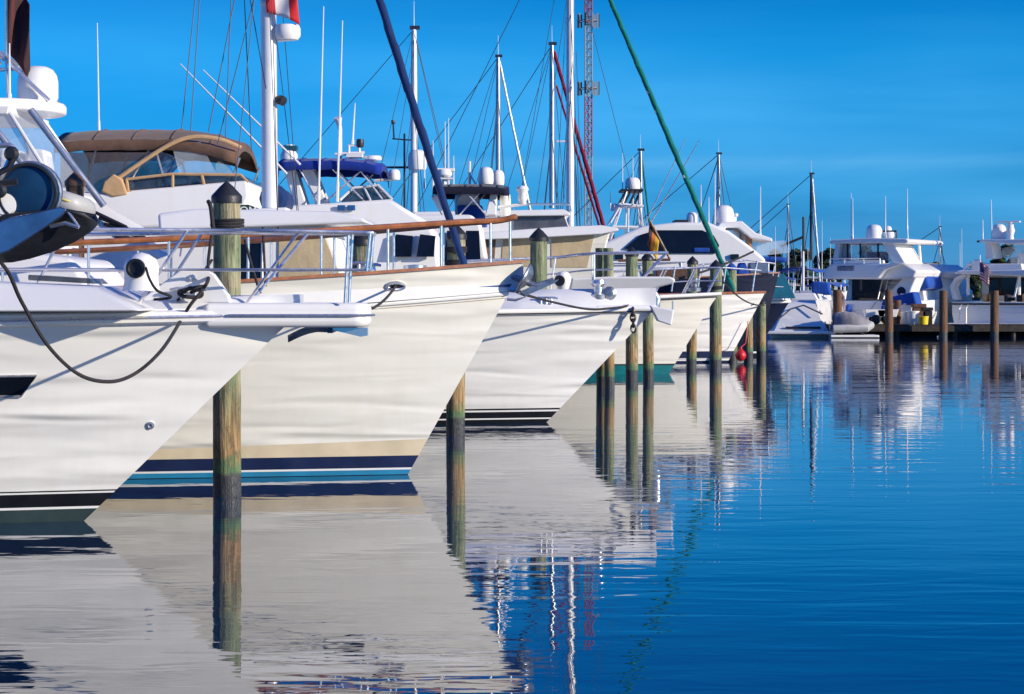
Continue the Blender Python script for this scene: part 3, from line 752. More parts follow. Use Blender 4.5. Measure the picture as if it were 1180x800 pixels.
# deckhouse: long white windscreen slope with dark slats, flybridge with clear curtains and hard top
dz = [(-12.6, 1.5), (-12.6, 3.05), (-6.35, 3.35), (-6.0, 3.1), (-5.15, 2.62), (-4.75, 2.42), (-3.2, 1.95), (-2.2, 1.55)]
part('deckhouse', MB().prism(dz, Y3, 1.75, 1.45), 'fit', b3, bevel=.07)
sl_ = MB()
for i in range(5):
    ys_ = Y3 - 1.6; sl_.tube([W(108 + 6 * i, 244 + 7 * i, ys_ + .04), W(146 + 7 * i, 262 + 4 * i, ys_ - .03)], .026, 6)
part('windscreen_slats', sl_, 'rubber', b3)
br = part('flybridge_coaming', MB().prism([(-9.5, 3.1), (-9.5, 3.45), (-6.6, 3.42), (-6.12, 3.27), (-6.2, 3.1)], Y3, 1.5, 1.45), 'fit', b3, bevel=.08)
part('yellow_trim', MB().tube([(-9.4, Y3 - 1.51, 3.30), (-6.7, Y3 - 1.51, 3.27), (-6.2, Y3 - 1.48, 3.18)], .02, 6), 'yellowline', br)
fe = part('clear_enclosure', MB().prism([(-9.2, 3.43), (-9.1, 4.42), (-6.98, 4.40), (-6.32, 3.38)], Y3, 1.38, 1.2), 'vinyl', b3)
for a, c in (((-9.1, 3.43), (-9.0, 4.43)), ((-7.0, 3.42), (-7.42, 4.43)), ((-6.33, 3.40), (-7.0, 4.43))):
    for sd in (-1, 1): part('frame_tube', MB().tube([(a[0], Y3 + sd * 1.4, a[1]), (c[0], Y3 + sd * 1.22, c[1])], .028, 8), 'alu', fe)
for px, py in ((22, 195), (52, 200)): part('helm_seat', MB().loft([[(WX(px, Y3) - .2, y, 3.4), (WX(px, Y3) + .2, y, 3.4), (WX(px, Y3) + .12, y, 3.9), (WX(px, Y3) - .14, y, 3.92)] for y in (Y3 - .6, Y3 - .1)]), 'fit', b3, bevel=.05)
ht = part('hard_top', slab(-9.7, -6.45, Y3, 1.55, 1.0, 4.44, 4.60), 'fit', b3, bevel=.045)
part('roof_edge', MB().prism([(-9.0, 4.34), (-9.0, 4.45), (-6.95, 4.45), (-6.98, 4.34)], Y3, 1.3), 'fit', b3, bevel=.02)
satdome(ht, (WX(47, Y3), Y3 - .2, 4.6), .29, .52)
whip(ht, (WX(22, Y3), Y3 - .6, 4.6), (WX(22, Y3), Y3 - .6, 5.4), .02)
whip(ht, (WX(27, Y3), Y3 + .3, 4.6), (WX(28, Y3), Y3 + .3, 5.0), .03)
tw = MB()
for dy in (-.55, .2):
    tw.tube([P3(66, 120, dy), P3(16, 72, dy), P3(-20, 48, dy)], .03, 8)
tw.tube([P3(12, 76, -.55), P3(-14, 105, -.55)], .022, 8).tube([P3(-25, 70, -.55), P3(12, 71, -.55), P3(18, 76, -.3), P3(12, 78, .2), P3(-25, 80, .2)], .03, 8)
tw.tube([P3(18, 120, -.5), P3(16, 72, -.5), P3(16, -10, -.5)], .018, 6)
part('tower_frame', tw, 'steel', b3)
part('outrigger', MB().tube([P3(2, 126, -1.75), P3(74, 218, -1.75)], .05, 10), 'alugrey', b3)
part('outrigger', MB().tube([P3(66, 138, -1.75), P3(146, 243, -1.75)], .05, 10), 'alugrey', b3)
flag(b3, P3(18, -22, -.5), P3(18, 66, -.5), Vector((.31, .05, -.22)), F_MA, 'flag', .13, 14, .2)

# ---- motor sailer with tan cabin covers and the big white mast, between the second and third hulls
YS = 26.8
ms = thing('motor_sailer', 'white masted boat with tan cabin covers and a furled blue headsail', 'sailing boat', (-3, YS, 0), 'sailing boats')
hs = Hull(YS, -11, [(-.4, -1.9), (0, -1.7), (.8, -1.25), (1.45, -.6)], 1.35, 1.5, 1.75, 1.4)
hs.build(ms, 'white2', [('bottom_paint', 'navy', -.4, .1)])
PS = lambda px, py, dy=0: Vector((WX(px, YS), YS + dy, WZ(py, YS)))
cb = part('cabin', MB().prism([(-4.05, 1.4), (-4.05, 2.68), (-2.2, 2.68), (-1.92, 1.95), (-1.55, 1.4)], YS, 1.3, 1.15), 'fit', ms, bevel=.05)
part('cabin_roof', MB().prism([(-4.12, 2.60), (-4.15, 2.80), (-3.7, 2.86), (-2.1, 2.83), (-1.75, 2.76), (-1.68, 2.69)], YS, 1.5, 1.4), 'fit', ms, bevel=.04)
window(cb, [(-2.75, 1.58), (-2.75, 2.6), (-2.24, 2.6), (-1.98, 1.95), (-1.8, 1.58)], YS, -1, 1.3, 1.15, 1.4, 2.68, 'tancover', 'window_cover', .02)
window(cb, [(-3.3, 1.6), (-3.3, 2.5), (-2.95, 2.5), (-2.95, 1.6)], YS, -1, 1.3, 1.15, 1.4, 2.68, 'glass', 'window', .012, 1)
part('foredeck_house', MB().prism([(-1.9, 1.4), (-1.75, 2.1), (-1.2, 2.05), (-.75, 1.4)], YS, .95, .8), 'fit', ms, bevel=.04)
window(ms, [(-1.72, 1.62), (-1.68, 2.02), (-1.32, 1.99), (-1.06, 1.62)], YS, -1, .95, .8, 1.4, 2.1, 'tealcanvas', 'window', .012)
md = mast(ms, PS(311, 240), PS(306, -420), .10, ((.42, 1.0), (.7, .8)), 'alu', ((PS(306, -420), (-10.5, YS, 2.0)),))
part('mast_foot', MB().prism([(WX(290, YS), 2.84), (WX(290, YS), 2.9), (WX(333, YS), 2.92), (WX(333, YS), 2.84)], YS, .25), 'fit', ms, bevel=.02)
rd = part('radar_bracket', MB().prism([(PS(320, 48).x, PS(320, 48).z), (PS(320, 34).x, PS(320, 34).z), (PS(340, 43).x, PS(340, 43).z), (PS(340, 46).x, PS(340, 46).z)], YS, .05), 'alu', ms)
radar(ms, PS(331, 46), .165, .19)
part('spotlight', MB().lathe([(.04, -.06), (.06, -.02), (.06, .05), (0, .055)], PS(324, 116, -.05), (.7, -.5, -.3), 14).tube([PS(317, 112), PS(324, 115)], .018, 6), 'rubber', ms)
part('mast_cap', MB().box(PS(301, 0).x, PS(321, 0).x, YS - .12, YS + .12, PS(0, 6).z, PS(0, 2).z), 'alu', ms, bevel=.01)
part('sail_cover', MB().tube(smooth_path([PS(316, 228, .1), PS(306, 226, .8), PS(300, 224, 1.8), PS(296, 222, 3.0)]), [.10] + [.17] * 23 + [.08], 12), 'sailblue', ms)
part('furler_drum', MB().lathe(DRUM(.09, .14), PS(541, 324), (-.3, 0, 1)), 'steel', furled(ms, PS(540, 322), PS(306, -412), 0.047, 'sailblue'))
lz = MB()
for a, c in (((237, -60), (222, 156)), ((276, 0), (252, 158)), ((273, -40), (271, 165)), ((303, -20), (262, 172)), ((240, -60), (232, 160)), ((286, 0), (300, 180)), ((292, 0), (316, 110))):
    lz.tube([PS(*a, -.4), PS(*c, -.9)], .006, 4)
part('halyards', lz, 'wire', ms)
flag(ms, PS(306, -24, -.16), PS(309, 16, -.16), Vector((.40, .02, -.10)), F_CA, 'flag', .05, 14, .05)

# ---- trawler with the brown bimini
YB = 35.6
bb = thing('motor_cruiser', 'white cruiser with a brown canvas bimini and tan trimmed windscreen', 'boat', (-5, YB, 0), 'yachts moored bow out')
hbx = Hull(YB, -13, [(-.4, -1.2), (0, -.9), (1.5, -.2)], 1.4, 1.5, 1.8, 1.45)
hbx.build(bb, 'white2', [('bottom_paint', 'navy', -.4, .1)])
PBB = lambda px, py, dy=0: Vector((WX(px, YB), YB + dy, WZ(py, YB)))
pz = lambda *l: [(WX(a, YB), WZ(c, YB)) for a, c in l]
part('deckhouse', MB().prism([(-12, 1.4), (-12, 2.9)] + pz((300, 262)) + [(-3.6, 1.9), (-2.4, 1.5)], YB, 1.65, 1.45), 'fit', bb, bevel=.06)
co_ = part('bridge_coaming', MB().prism(pz((40, 272), (40, 225), (150, 228), (172, 224), (298, 213), (300, 232), (285, 262)), YB, 1.5, 1.5), 'fit', bb, bevel=.05)
part('windscreen', MB().prism(pz((166, 224), (164, 212), (215, 206), (290, 207), (298, 214), (240, 222)), YB, 1.42, 1.38), 'smoke', bb)
for sd in (-1, 1):
    tb = MB(); y = YB + sd * 1.46
    for l in (((164, 212), (215, 206), (290, 207)), ((166, 226), (215, 222), (298, 215)), ((215, 222), (215, 206)), ((250, 220), (247, 206)), ((166, 226), (164, 212)), ((298, 215), (290, 207))):
        tb.tube([(WX(a, YB), y, WZ(c, YB)) for a, c in l], .024, 6)
    part('windscreen_frame', tb, 'tan', bb)
part('canvas_boot', MB().prism(pz((136, 226), (140, 214), (150, 206), (160, 212), (166, 229), (150, 232)), YB - 1.35, .18), 'tan', bb, bevel=.03)
bi = canopy(bb, WX(84, YB), WX(284, YB), YB, 1.4, WZ(151, YB), .24, .05, .22, .16, 'brown', 'bimini_top', (((WX(150, YB), 3.2), (WX(190, YB), 4.2)), ((WX(270, YB), 3.3), (WX(288, YB), 4.0)), ((WX(210, YB), 3.4), (WX(195, YB), 4.1)), ((WX(110, YB), 3.1), (WX(130, YB), 4.2))))
part('canopy_edge', MB().tube(smooth_path([PBB(143, 219, -1.45), PBB(182, 192, -1.47), PBB(215, 172, -1.48), PBB(240, 165, -1.46), PBB(268, 168, -1.44), PBB(290, 177, -1.38)], 6), .035, 8), 'tan', bi)
part('side_curtain', MB().prism(pz((90, 182), (182, 182), (200, 180), (160, 214), (110, 226), (90, 222)), YB, 1.40), 'brownscreen', bb)
part('side_curtain', MB().prism(pz((214, 176), (245, 170), (262, 205), (222, 207)), YB, 1.40), 'vinyl', bb)
nb = part('name_board', MB().prism([(WX(a, YB - 1.6), WZ(c, YB - 1.6)) for a, c in ((250, 249), (250, 237), (286, 236), (298, 240), (304, 249))], YB - 1.60, .02), 'greenboard', bb)
def text(s, size, loc, mat, parent, rotx=math.pi / 2, ext=.004, name='lettering'):
    cu = bpy.data.curves.new(name + '_curve', 'FONT'); cu.body = s; cu.size = size; cu.extrude = ext; cu.align_x = 'CENTER'; cu.align_y = 'CENTER'
    o = bpy.data.objects.new(name + '_curve', cu); C.objects.link(o); o.rotation_euler = (rotx, 0, 0)
    o.location = Vector(loc) - origin_of(parent); bpy.context.view_layer.update(); me = bpy.data.meshes.new_from_object(o.evaluated_get(bpy.context.evaluated_depsgraph_get())); r = bpy.data.objects.new(name, me); C.objects.link(r); r.rotation_euler = o.rotation_euler; r.location = o.location; r.parent = parent; me.materials.clear(); me.materials.append(M[mat]); bpy.data.objects.remove(o); return r
text('OM', .17, W(286, 243, YB - 1.625), 'fit', nb)
whip(bb, PBB(110, 152, .3), PBB(108, 24, .3), .016)
for a, c in (((195, 65), (322, 196)), ((222, 72), (338, 185))): part('outrigger', MB().tube([PBB(*c, 1.2), PBB(*a, 1.2)], [.022, .01], 6), 'alu', bb)
part('cabin_window', MB().box(WX(190, YB), WX(228, YB), YB - 1.56, YB - 1.5, 1.95, 2.3), 'glass', bb, smooth=False)

# ---- cruiser with the royal blue bimini, its flat pulpit reaching out past the third hull
YR = 40.0
rb = thing('motor_cruiser', 'white cruiser with a royal blue bimini and green striped bow', 'boat', (-3, YR, 0), 'yachts moored bow out')
hr_ = Hull(YR, -11, [(-.4, -.6), (0, -.2), (1.5, 1.2), (1.95, 1.62)], 1.6, 1.93, 1.8, 1.3, tm=.3)
hr_.build(rb, 'white', [('bottom_paint', 'teal', -.4, .1), ('boot_stripe', 'green', .1, .22)], drop=.03)
part('green_stripe', hr_.skin(lambda t: hr_.sheer(t) - .42, lambda t: hr_.sheer(t) - .3, 1, .006), 'green', rb)
hr_.rub(rb, 'fit', .045, -.03)
PR = lambda px, py, dy=0: Vector((WX(px, YR), YR + dy, WZ(py, YR)))
part('bow_pulpit', MB().prism([(WX(a, YR), WZ(c, YR)) for a, c in ((655, 334), (658, 321), (700, 319), (770, 319), (777, 322), (775, 327), (762, 330), (736, 338), (692, 347), (668, 341))], YR, .22, .42), 'fit', rb, bevel=.04)
part('roller_arch', MB().tube([PR(744, 333, -.1), PR(752, 336, -.1), PR(757, 344, -.1), PR(756, 354, -.1), PR(750, 358, -.1)], .07, 10), 'steel', rb)
part('anchor_shank', MB().tube([PR(700, 345, -.1), PR(722, 343, -.1), PR(745, 336, -.1)], .045, 8).tube([PR(708, 349, -.15), PR(728, 346, .1)], .06, 8), 'galv', rb)
ff = []; pth = []
for sd in (-1, 1):
    pa = [hr_.edge(x, sd, .12, .62) for x in (-4, -2.5, -1, 0, .8)] + [Vector((1.5, YR + sd * .4, 2.58)), Vector((WX(768, YR), YR + sd * .25, 2.6))]
    pth.append(pa)
    for i, x in ((1, -2.5), (2, -1), (3, 0), (4, .8)): ff.append((pa[i], hr_.edge(x - .1, sd, .12)))
    ff.append((pa[5], (1.5, YR + sd * .4, 2.1))); ff.append((pa[6], (WX(740, YR), YR + sd * .25, 2.12)))
allp = smooth_path(pth[0], 4) + smooth_path(pth[1], 4)[::-1]
handrail(rb, allp, ff, .022, 'steel', .016, [(p.x, p.y, p.z - .3) for p in allp if p.x < 2], 'bow_rail')
cv = part('cowl_vent', MB().lathe([(.1, -.14), (.14, 0), (.15, .08), (.1, .17), (0, .2)], PR(648, 325, -.6), seg=18), 'fit', rb)
part('vent_mouth', MB().lathe([(.1, 0), (.1, .03), (.07, .03), (0, .01)], PR(644, 324, -.76), (-.3, -1, .1), 16), 'rubber', cv)
zr = lambda *l: [(WX(a, YR), WZ(c, YR)) for a, c in l]
part('deckhouse', MB().prism([(-10, 1.5), (-10, 3.1)] + zr((380, 238), (455, 233), (470, 243), (500, 262), (507, 280), (512, 335)), YR, 1.6, 1.35), 'fit', rb, bevel=.07)
part('front_slope', MB().prism(zr((446, 240), (450, 234), (470, 243), (503, 262), (500, 268)), YR, 1.15), 'white2', rb, bevel=.03)
part('windscreen', MB().prism(zr((398, 234), (412, 221), (440, 218), (455, 233)), YR, 1.25, 1.1), 'smoke', rb)
part('windscreen_frame', MB().tube([PR(398, 234, -1.27), PR(412, 220, -1.14), PR(440, 217, -1.12), PR(456, 233, -1.25)], .025, 6).tube([PR(424, 219, -1.13), PR(432, 234, -1.27)], .02, 6), 'alu', rb)
canopy(rb, WX(330, YR), WX(443, YR), YR, 1.25, WZ(184, YR), .10, .02, .10, .15, 'royal', 'bimini_top', (((WX(383, YR), 3.5), (WX(425, YR), 4.1)), ((WX(425, YR), 3.5), (WX(385, YR), 4.15)), ((WX(447, YR), 3.5), (WX(418, YR), 4.1)), ((WX(372, YR), 3.5), (WX(350, YR), 4.15))))
for a, c in (((338, 200), (352, 244)), ((357, 196), (376, 242))):
    part('bridge_seat_back', MB().loft([[PR(a[0] - 5, a[1], d), PR(a[0] + 8, a[1] - 2, d), PR(c[0] + 8, c[1] - 2, d), PR(c[0] - 6, c[1], d)] for d in (-.9, -.2)]), 'fit', rb, bevel=.03)
er = part('electronics_mast', MB().tube([PR(392, 184), PR(392, 150), PR(389, 140)], .035, 8).tube([PR(386, 178), PR(420, 176)], .03, 8).tube([PR(402, 182), PR(402, 168), PR(414, 168), PR(414, 182)], .03, 8).box(PR(400, 0).x, PR(418, 0).x, YR - .2, YR + .2, PR(0, 182).z, PR(0, 177).z), 'fit', rb)
part('horn', MB().lathe([(.03, -.12), (.04, 0), (.08, .14)], PR(391, 144), (-.2, -.4, 1), 12), 'fit', er)
part('light', MB().lathe(DRUM(.07, .16), PR(415, 170), seg=14), 'rubber', er)
radar(rb, PR(429, 185, .2), .16, .10)
rp = part('radar_pedestal', MB().lathe([(.16, 0), (.16, .12), (.11, .2), (.1, .3), (0, .3)], PR(333, 186), seg=18), 'fit', rb)
part('radar_array', MB().box(PR(326, 0).x, PR(343, 0).x, YR - .12, YR + .12, PR(0, 174).z, PR(0, 168).z), 'tealcanvas', rp, bevel=.02)
satdome(rb, PR(453, 206, .4), .11, .2)
part('dome_bracket', MB().tube([PR(430, 207, .4), PR(458, 205, .4)], .03, 6), 'alu', rb)
for px, t_, b_ in ((377, 18, 246), (398, 34, 236), (415, 126, 172)): whip(rb, PR(px - 3, b_, -1.3), PR(px + (3 if px < 400 else 0), t_, -1.3), .02)
for a, c in ((452, 476), (480, 502)): part('cabin_window', MB().loft([[W(a + 4, 270, YR - 1.52 - d), W(c, 272, YR - 1.52 - d), W(c - 2, 296, YR - 1.6 - d), W(a, 296, YR - 1.6 - d)] for d in (.03, -.05)]), 'glass', rb, smooth=False)
for px in (401, 412): part('builder_plate', MB().box(PR(px, 0).x - .08, PR(px, 0).x + .06, YR - 1.44, YR - 1.40, PR(0, 246).z, PR(0, 240).z), 'cove', rb, bevel=.01)

# ---- boat with the navy bimini
YN = 44.9
nv = thing('motor_cruiser', 'white cruiser with a navy bimini and twin satellite domes', 'boat', (-3, YN, 0), 'yachts moored bow out')
hn = Hull(YN, -10, [(-.4, -.9), (0, -.6), (1.5, .3), (1.7, .45)], 1.5, 1.7, 1.8, 1.4)
hn.build(nv, 'white2', [('bottom_paint', 'navy', -.4, .12)])
PN = lambda px, py, dy=0: Vector((WX(px, YN), YN + dy, WZ(py, YN)))
zn = lambda *l: [(WX(a, YN), WZ(c, YN)) for a, c in l]
part('deckhouse', MB().prism([(-8, 1.5), (-8, 3.2)] + zn((470, 250), (545, 250), (556, 262), (562, 300)), YN, 1.6, 1.35), 'fit', nv, bevel=.07)
for a, c in ((512, 530), (534, 552)): part('cabin_window', MB().loft([[W(a + 3, 266, YN - 1.5 - d), W(c, 266, YN - 1.5 - d), W(c + 2, 302, YN - 1.6 - d), W(a, 302, YN - 1.6 - d)] for d in (.04, -.05)]), 'glass', nv, smooth=False)
part('console', MB().prism(zn((526, 252), (528, 228), (534, 224), (552, 225), (554, 252)), YN, .6, .55), 'fit', nv, bevel=.04)
part('console_cover', MB().prism(zn((529, 262), (528, 238), (556, 238), (562, 262)), YN - .3, .5, .4), 'midblue', nv, bevel=.04)
part('ladder_panel', MB().loft([[PN(498, 228, d), PN(508, 226, d), PN(522, 250, d), PN(512, 253, d)] for d in (-.9, -.2)]), 'fit', nv, bevel=.03)
part('arch', MB().prism(zn((560, 250), (566, 226), (573, 226), (572, 250)), YN, 1.25, 1.1), 'fit', nv, bevel=.02)
canopy(nv, WX(502, YN), WX(586, YN), YN, 1.3, WZ(213.5, YN), .09, .02, .05, .14, 'navycanvas', 'bimini_top', (((WX(530, YN), 3.4), (WX(558, YN), 3.95)), ((WX(562, YN), 3.4), (WX(535, YN), 3.95))))
satdome(nv, PN(560, 213, -.2), .16, .36); satdome(nv, PN(574, 213, .2), .13, .32)
part('horn_arm', MB().tube([PN(574, 240, -.4), PN(607, 236, -.4)], .035, 6), 'fit', nv)
part('horn', MB().lathe([(.05, 0), (.1, .1), (.08, .2), (.13, .3), (.1, .36), (0, .38)], PN(602, 236, -.4), seg=14), 'fit', nv)
r_ = part('radar_post', MB().tube([PN(512, 214), PN(512, 200)], .05, 8).box(PN(502, 0).x, PN(522, 0).x, YN - .1, YN + .1, PN(0, 207).z, PN(0, 205).z), 'fit', nv)
radar(r_, PN(512, 204), .16, .16); part('open_array', MB().box(PN(502, 0).x, PN(524, 0).x, YN - .08, YN + .08, PN(0, 198).z, PN(0, 194).z), 'fit', r_, bevel=.015)
for px, t_ in ((488, 150), (498, 160), (512, 138), (516, 134), (522, 178)): whip(nv, PN(px, 216, .5), PN(px, t_, .5), .016)
part('antenna_bracket', MB().tube([PN(541, 214), PN(541, 186)], .03, 6).tube([PN(541, 200), PN(548, 212)], .02, 6), 'alu', nv)
for a in ((528, 222), (580, 238)): part('seat', MB().lathe(DRUM(.12, .5), PN(a[0] + 2, 250, .4), seg=14), 'fit', nv)
# ---- fourth hull: ivory with teal bottom and tan wheelhouse
Y4 = 49.5
b4 = thing('trawler_yacht', 'ivory trawler with teal bottom paint and a broad flat wheelhouse roof', 'boat', (-2, Y4, 0), 'yachts moored bow out')
h4 = Hull(Y4, -9, [(-.4, 3.35), (0, 3.58), (1.7, 4.62), (1.84, 4.78)], 1.5, 1.85, 1.9, 1.25, tm=.3, p0=1.5, p1=2.5)
h4.build(b4, 'cream2', [('bottom_paint', 'teal', -.4, .20), ('boot_line', 'rubber', .20, .235)], drop=.05)
h4.rub(b4, 'fit', .04, -.02); h4.rub(b4, 'rubber', .015, -.09, 'rub_strip', .01)
P4 = lambda px, py, dy=0: Vector((WX(px, Y4), Y4 + dy, WZ(py, Y4)))
z4 = lambda *l: [(WX(a, Y4), WZ(c, Y4)) for a, c in l]
wh = part('wheelhouse', MB().prism([(-7, 1.5)] + [(-7, WZ(274, Y4))] + z4((700, 270), (688, 312), (684, 335)), Y4, 1.5, 1.4), 'cream2', b4, bevel=.04)
zz0, zz1 = 1.5, WZ(270, Y4)
for a, c in ((540, 572), (578, 628)): window(wh, z4((a, 308), (a + 2, 277), (c, 276), (c - 2, 308)), Y4, -1, 1.5, 1.4, zz0, zz1, 'tancover' if a > 575 else 'skin', 'window_cover', .015)
window(wh, z4((634, 309), (634, 276), (682, 273), (674, 309)), Y4, -1, 1.5, 1.4, zz0, zz1, 'tancover', 'window_cover', .015)
part('wheelhouse_roof', MB().prism(z4((480, 280), (480, 273), (560, 270), (640, 264), (690, 262), (708, 265), (709, 268), (690, 272), (600, 277)), Y4, 1.75, 1.6), 'fit', b4, bevel=.04)
up = part('flybridge', MB().prism(z4((490, 275), (490, 252), (648, 248), (655, 266)), Y4, 1.35, 1.3), 'fit', b4, bevel=.04)
part('side_screen', MB().prism(z4((592, 270), (592, 252), (648, 250), (654, 266)), Y4, 1.40, 1.35), 'smoke', up)
part('bridge_roof', MB().prism(z4((480, 253), (480, 247), (648, 244), (655, 248), (655, 251)), Y4, 1.5, 1.45), 'fit', b4, bevel=.03)
part('bridge_rail', MB().tube([P4(592, 246, -1.3), P4(592, 238, -1.3), P4(655, 238, -1.3), P4(656, 246, -1.3)], .025, 6), 'steel', b4)
ff = []; pth = []
for sd in (-1, 1):
    pa = [h4.edge(x, sd, .1, .6) for x in (0, 1.4, 2.6, 3.5, 4.2)] + [Vector((4.75, Y4 + sd * .12, 2.42))]; pth.append(pa)
    for i, x in ((1, 1.2), (2, 2.35), (3, 3.2), (4, 3.9)): ff.append((pa[i], h4.edge(x, sd, .1)))
    ff.append((pa[5], (4.45, Y4 + sd * .12, 1.82)))
ap = smooth_path(pth[0], 4) + smooth_path(pth[1], 4)[::-1]
handrail(b4, ap, ff, .022, 'steel', .018, [(p.x, p.y, p.z - .3) for p in ap], 'bow_rail')
part('windlass', MB().lathe([(.15, 0), (.16, .08), (.08, .12), (.1, .3), (0, .32)], P4(800, 336), seg=16), 'galv', b4)
part('deck_locker', MB().box(P4(690, 0).x, P4(725, 0).x, Y4 - .5, Y4 + .5, 1.8, 2.25), 'fit', b4, bevel=.05)
fs = part('flag_staff', MB().tube([P4(769, 300, -.9), P4(746, 256, -.9)], .03, 6).tube([P4(710, 301, -.9), P4(769, 300, -.9)], .035, 6), 'darkteak', b4)
flag(fs, P4(746, 256, -.9), P4(757, 275, -.9), Vector((-.06, 0, -.42)), F_DE, 'flag', .06, 8, .1)

# ---- sailing boats
def sailboat(name, label, Y, mpx, mtop, mbase, length, beam, mat, bow_px, r=.085, spread=((.5, .8),), boom=None, furl=None, alum='alu', sheer=1.25, backstay=True, bottom='navy', tops='cream2'):
    o = thing(name, label, 'sailing boat', (WX(mpx, Y), Y, 0), 'sailing boats')
    xb = WX(bow_px, Y)
    h = Hull(Y, xb - length, [(-.4, xb - 1.3), (0, xb - 1.0), (sheer, xb)], sheer - .15, sheer, beam, beam * .8)
    h.build(o, mat, [('bottom_paint', bottom, -.4, .1)])
    mx = WX(mpx, Y)
    part('coachroof', MB().prism([(mx - 3.2, sheer - .2), (mx - 3.2, sheer + .45), (mx + .4, sheer + .38), (mx + 1.6, sheer - .1)], Y, beam * .6, beam * .5), 'fit', o, bevel=.05)
    base = Vector((mx, Y, WZ(mbase, Y))); top = Vector((mx, Y, WZ(mtop, Y)))
    st = [(top, (xb - length + .2, Y, sheer + .1))] if backstay else []
    if not furl: st.append((top, (xb - .1, Y, sheer)))
    mast(o, base, top, r, spread, alum, st)
    if mtop > -20:
        part('mast_cap', MB().box(mx - r * 1.2, mx + r * 1.7, Y - r * .8, Y + r * .8, top.z, top.z + r), 'wire', o)
        whip(o, top, top + Vector((0, 0, .7)), .012)
    if boom: part('sail_cover', MB().tube(smooth_path([(mx - .1, Y, base.z + .25), (mx - 1.2, Y, base.z + .3), (mx - 3.4, Y, base.z + .25)]), [.1] + [.16] * 15 + [.07], 10), boom, o)
    if furl: furled(o, furl[0], furl[1], furl[2], furl[3])
    return o, h
Y5 = 57.5
s5, h5 = sailboat('sailing_yacht', 'white sailing yacht with a green furled headsail and tall white mast', Y5, 657, -118, 266, 10.5, 1.8, 'white', 882, .105, ((.42, 1.1), (.7, .9)), None,
                  ((WX(846, Y5), Y5, WZ(336, Y5)), (WX(658, Y5), Y5, WZ(-106, Y5)), 0.066, 'greenfurl'), sheer=1.86)
P5 = lambda px, py, dy=0: Vector((WX(px, Y5), Y5 + dy, WZ(py, Y5)))
part('boot_stripe', h5.skin(.12, .30, 1, .006), 'navy', s5)
part('boot_line', h5.skin(.05, .09, 1, .006), 'fit', s5)
h5.rub(s5, 'teak', .035, .0, 'toe_rail')
an = part('anchor', MB().tube([P5(838, 340), P5(850, 345), P5(866, 350)], .035, 8), 'galv', s5)
part('blade', MB().loft([[P5(856, 346, d), P5(870, 343, d * .3), P5(868, 352, d), P5(846, 352, d)] for d in (-.14, .14)]), 'galv', an)
part('windlass', MB().lathe([(.14, 0), (.15, .1), (.1, .14), (.12, .3), (0, .32)], P5(822, 333), seg=14), 'galv', s5)
ff = [(P5(x + 4, 308, d), P5(x, 336, d)) for x, d in ((770, -1.2), (800, -1.0), (830, -.6), (866, -.2))]
handrail(s5, [P5(745, 310, -1.3), P5(804, 309, -1.0), P5(834, 309, -.6), P5(876, 312, -.15)], ff, .022, 'steel', .02, None, 'bow_rail')
part('radar_bracket', MB().box(P5(640, 0).x, P5(657, 0).x, Y5 - .05, Y5 + .05, P5(0, 164).z, P5(0, 162).z), 'alu', s5)

sailboat('sailing_yacht', 'sailing boat whose white mast carries a radome, behind the navy bimini', 53.2, 477, 34, 250, 8, 1.5, 'white2', 560, .085, ((.62, .4),))
o = [x for x in C.objects if x.get('label', '').startswith('sailing boat whose white')][0]
PY = lambda px, py, dy=0, Y=53.2: Vector((WX(px, Y), Y + dy, WZ(py, Y)))
satdome(o, PY(481, 196, -.1), .23, .5)
part('crosstree', MB().tube([PY(440, 193), PY(484, 193)], .03, 6).tube([PY(466, 250), PY(466, 154)], .025, 6).tube([PY(452, 160), PY(478, 162)], .02, 6).tube([PY(454, 160), PY(453, 140)], .02, 6), 'wire', o)
part('wind_vane', MB().lathe(DRUM(.05, .1), PY(453, 143), seg=10), 'wire', o)
sailboat('sailing_yacht', 'sailing boat with a slim grey mast and long white stay beside the domes', 69, 574, 66, 215, 8, 1.4, 'white2', 640, .08, ((.7, .25),), None, ((WX(627, 69), 69, 2.3), (WX(575, 69), 69, WZ(68, 69)), .04, 'alu'), 'alugrey')
sailboat('sailing_yacht', 'sailing boat with a plain grey mast left of the tallest white mast', 76.5, 636, 52, 240, 8, 1.4, 'white2', 700, .10, ((.45, .3),), None, ((WX(713, 76.5), 76.5, WZ(322, 76.5)), (WX(638, 76.5), 76.5, WZ(58, 76.5)), .068, 'redfurl'), 'alugrey')
o = [x for x in C.objects if x.get('label', '').startswith('sailing boat with a plain grey')][0]
furled(o, (WX(695, 76), 76, WZ(275, 76)), (WX(641, 76.5), 76.5, WZ(98, 76.5)), 0.042, 'redfurl', 'furled_staysail')
sailboat('sailing_yacht', 'sailing boat with a short mast behind the orange and black flag', 92, 738, 174, 262, 8, 1.5, 'white2', 770, .1, ((.6, .5),), None, ((WX(757, 92), 92, 2.0), (WX(739, 92), 92, WZ(176, 92)), .04, 'greenfurl'), 'alugrey')
sailboat('sailing_yacht', 'sailing boat with a thin mast and sloping stays beside the white arch', 99, 828, 178, 275, 9, 1.5, 'white2', 850, .09, ((.6, .5),), None, None, 'alugrey')
sailboat('sailing_yacht', 'far sailing boat with a dark mast and pale stay in front of the trees', 113, 935, 201, 300, 9, 1.5, 'white2', 965, .09, ((.55, .5),), None, ((WX(945, 113), 113, 2.2), (WX(936, 113), 113, WZ(205, 113)), .05, 'alu'), 'wire')

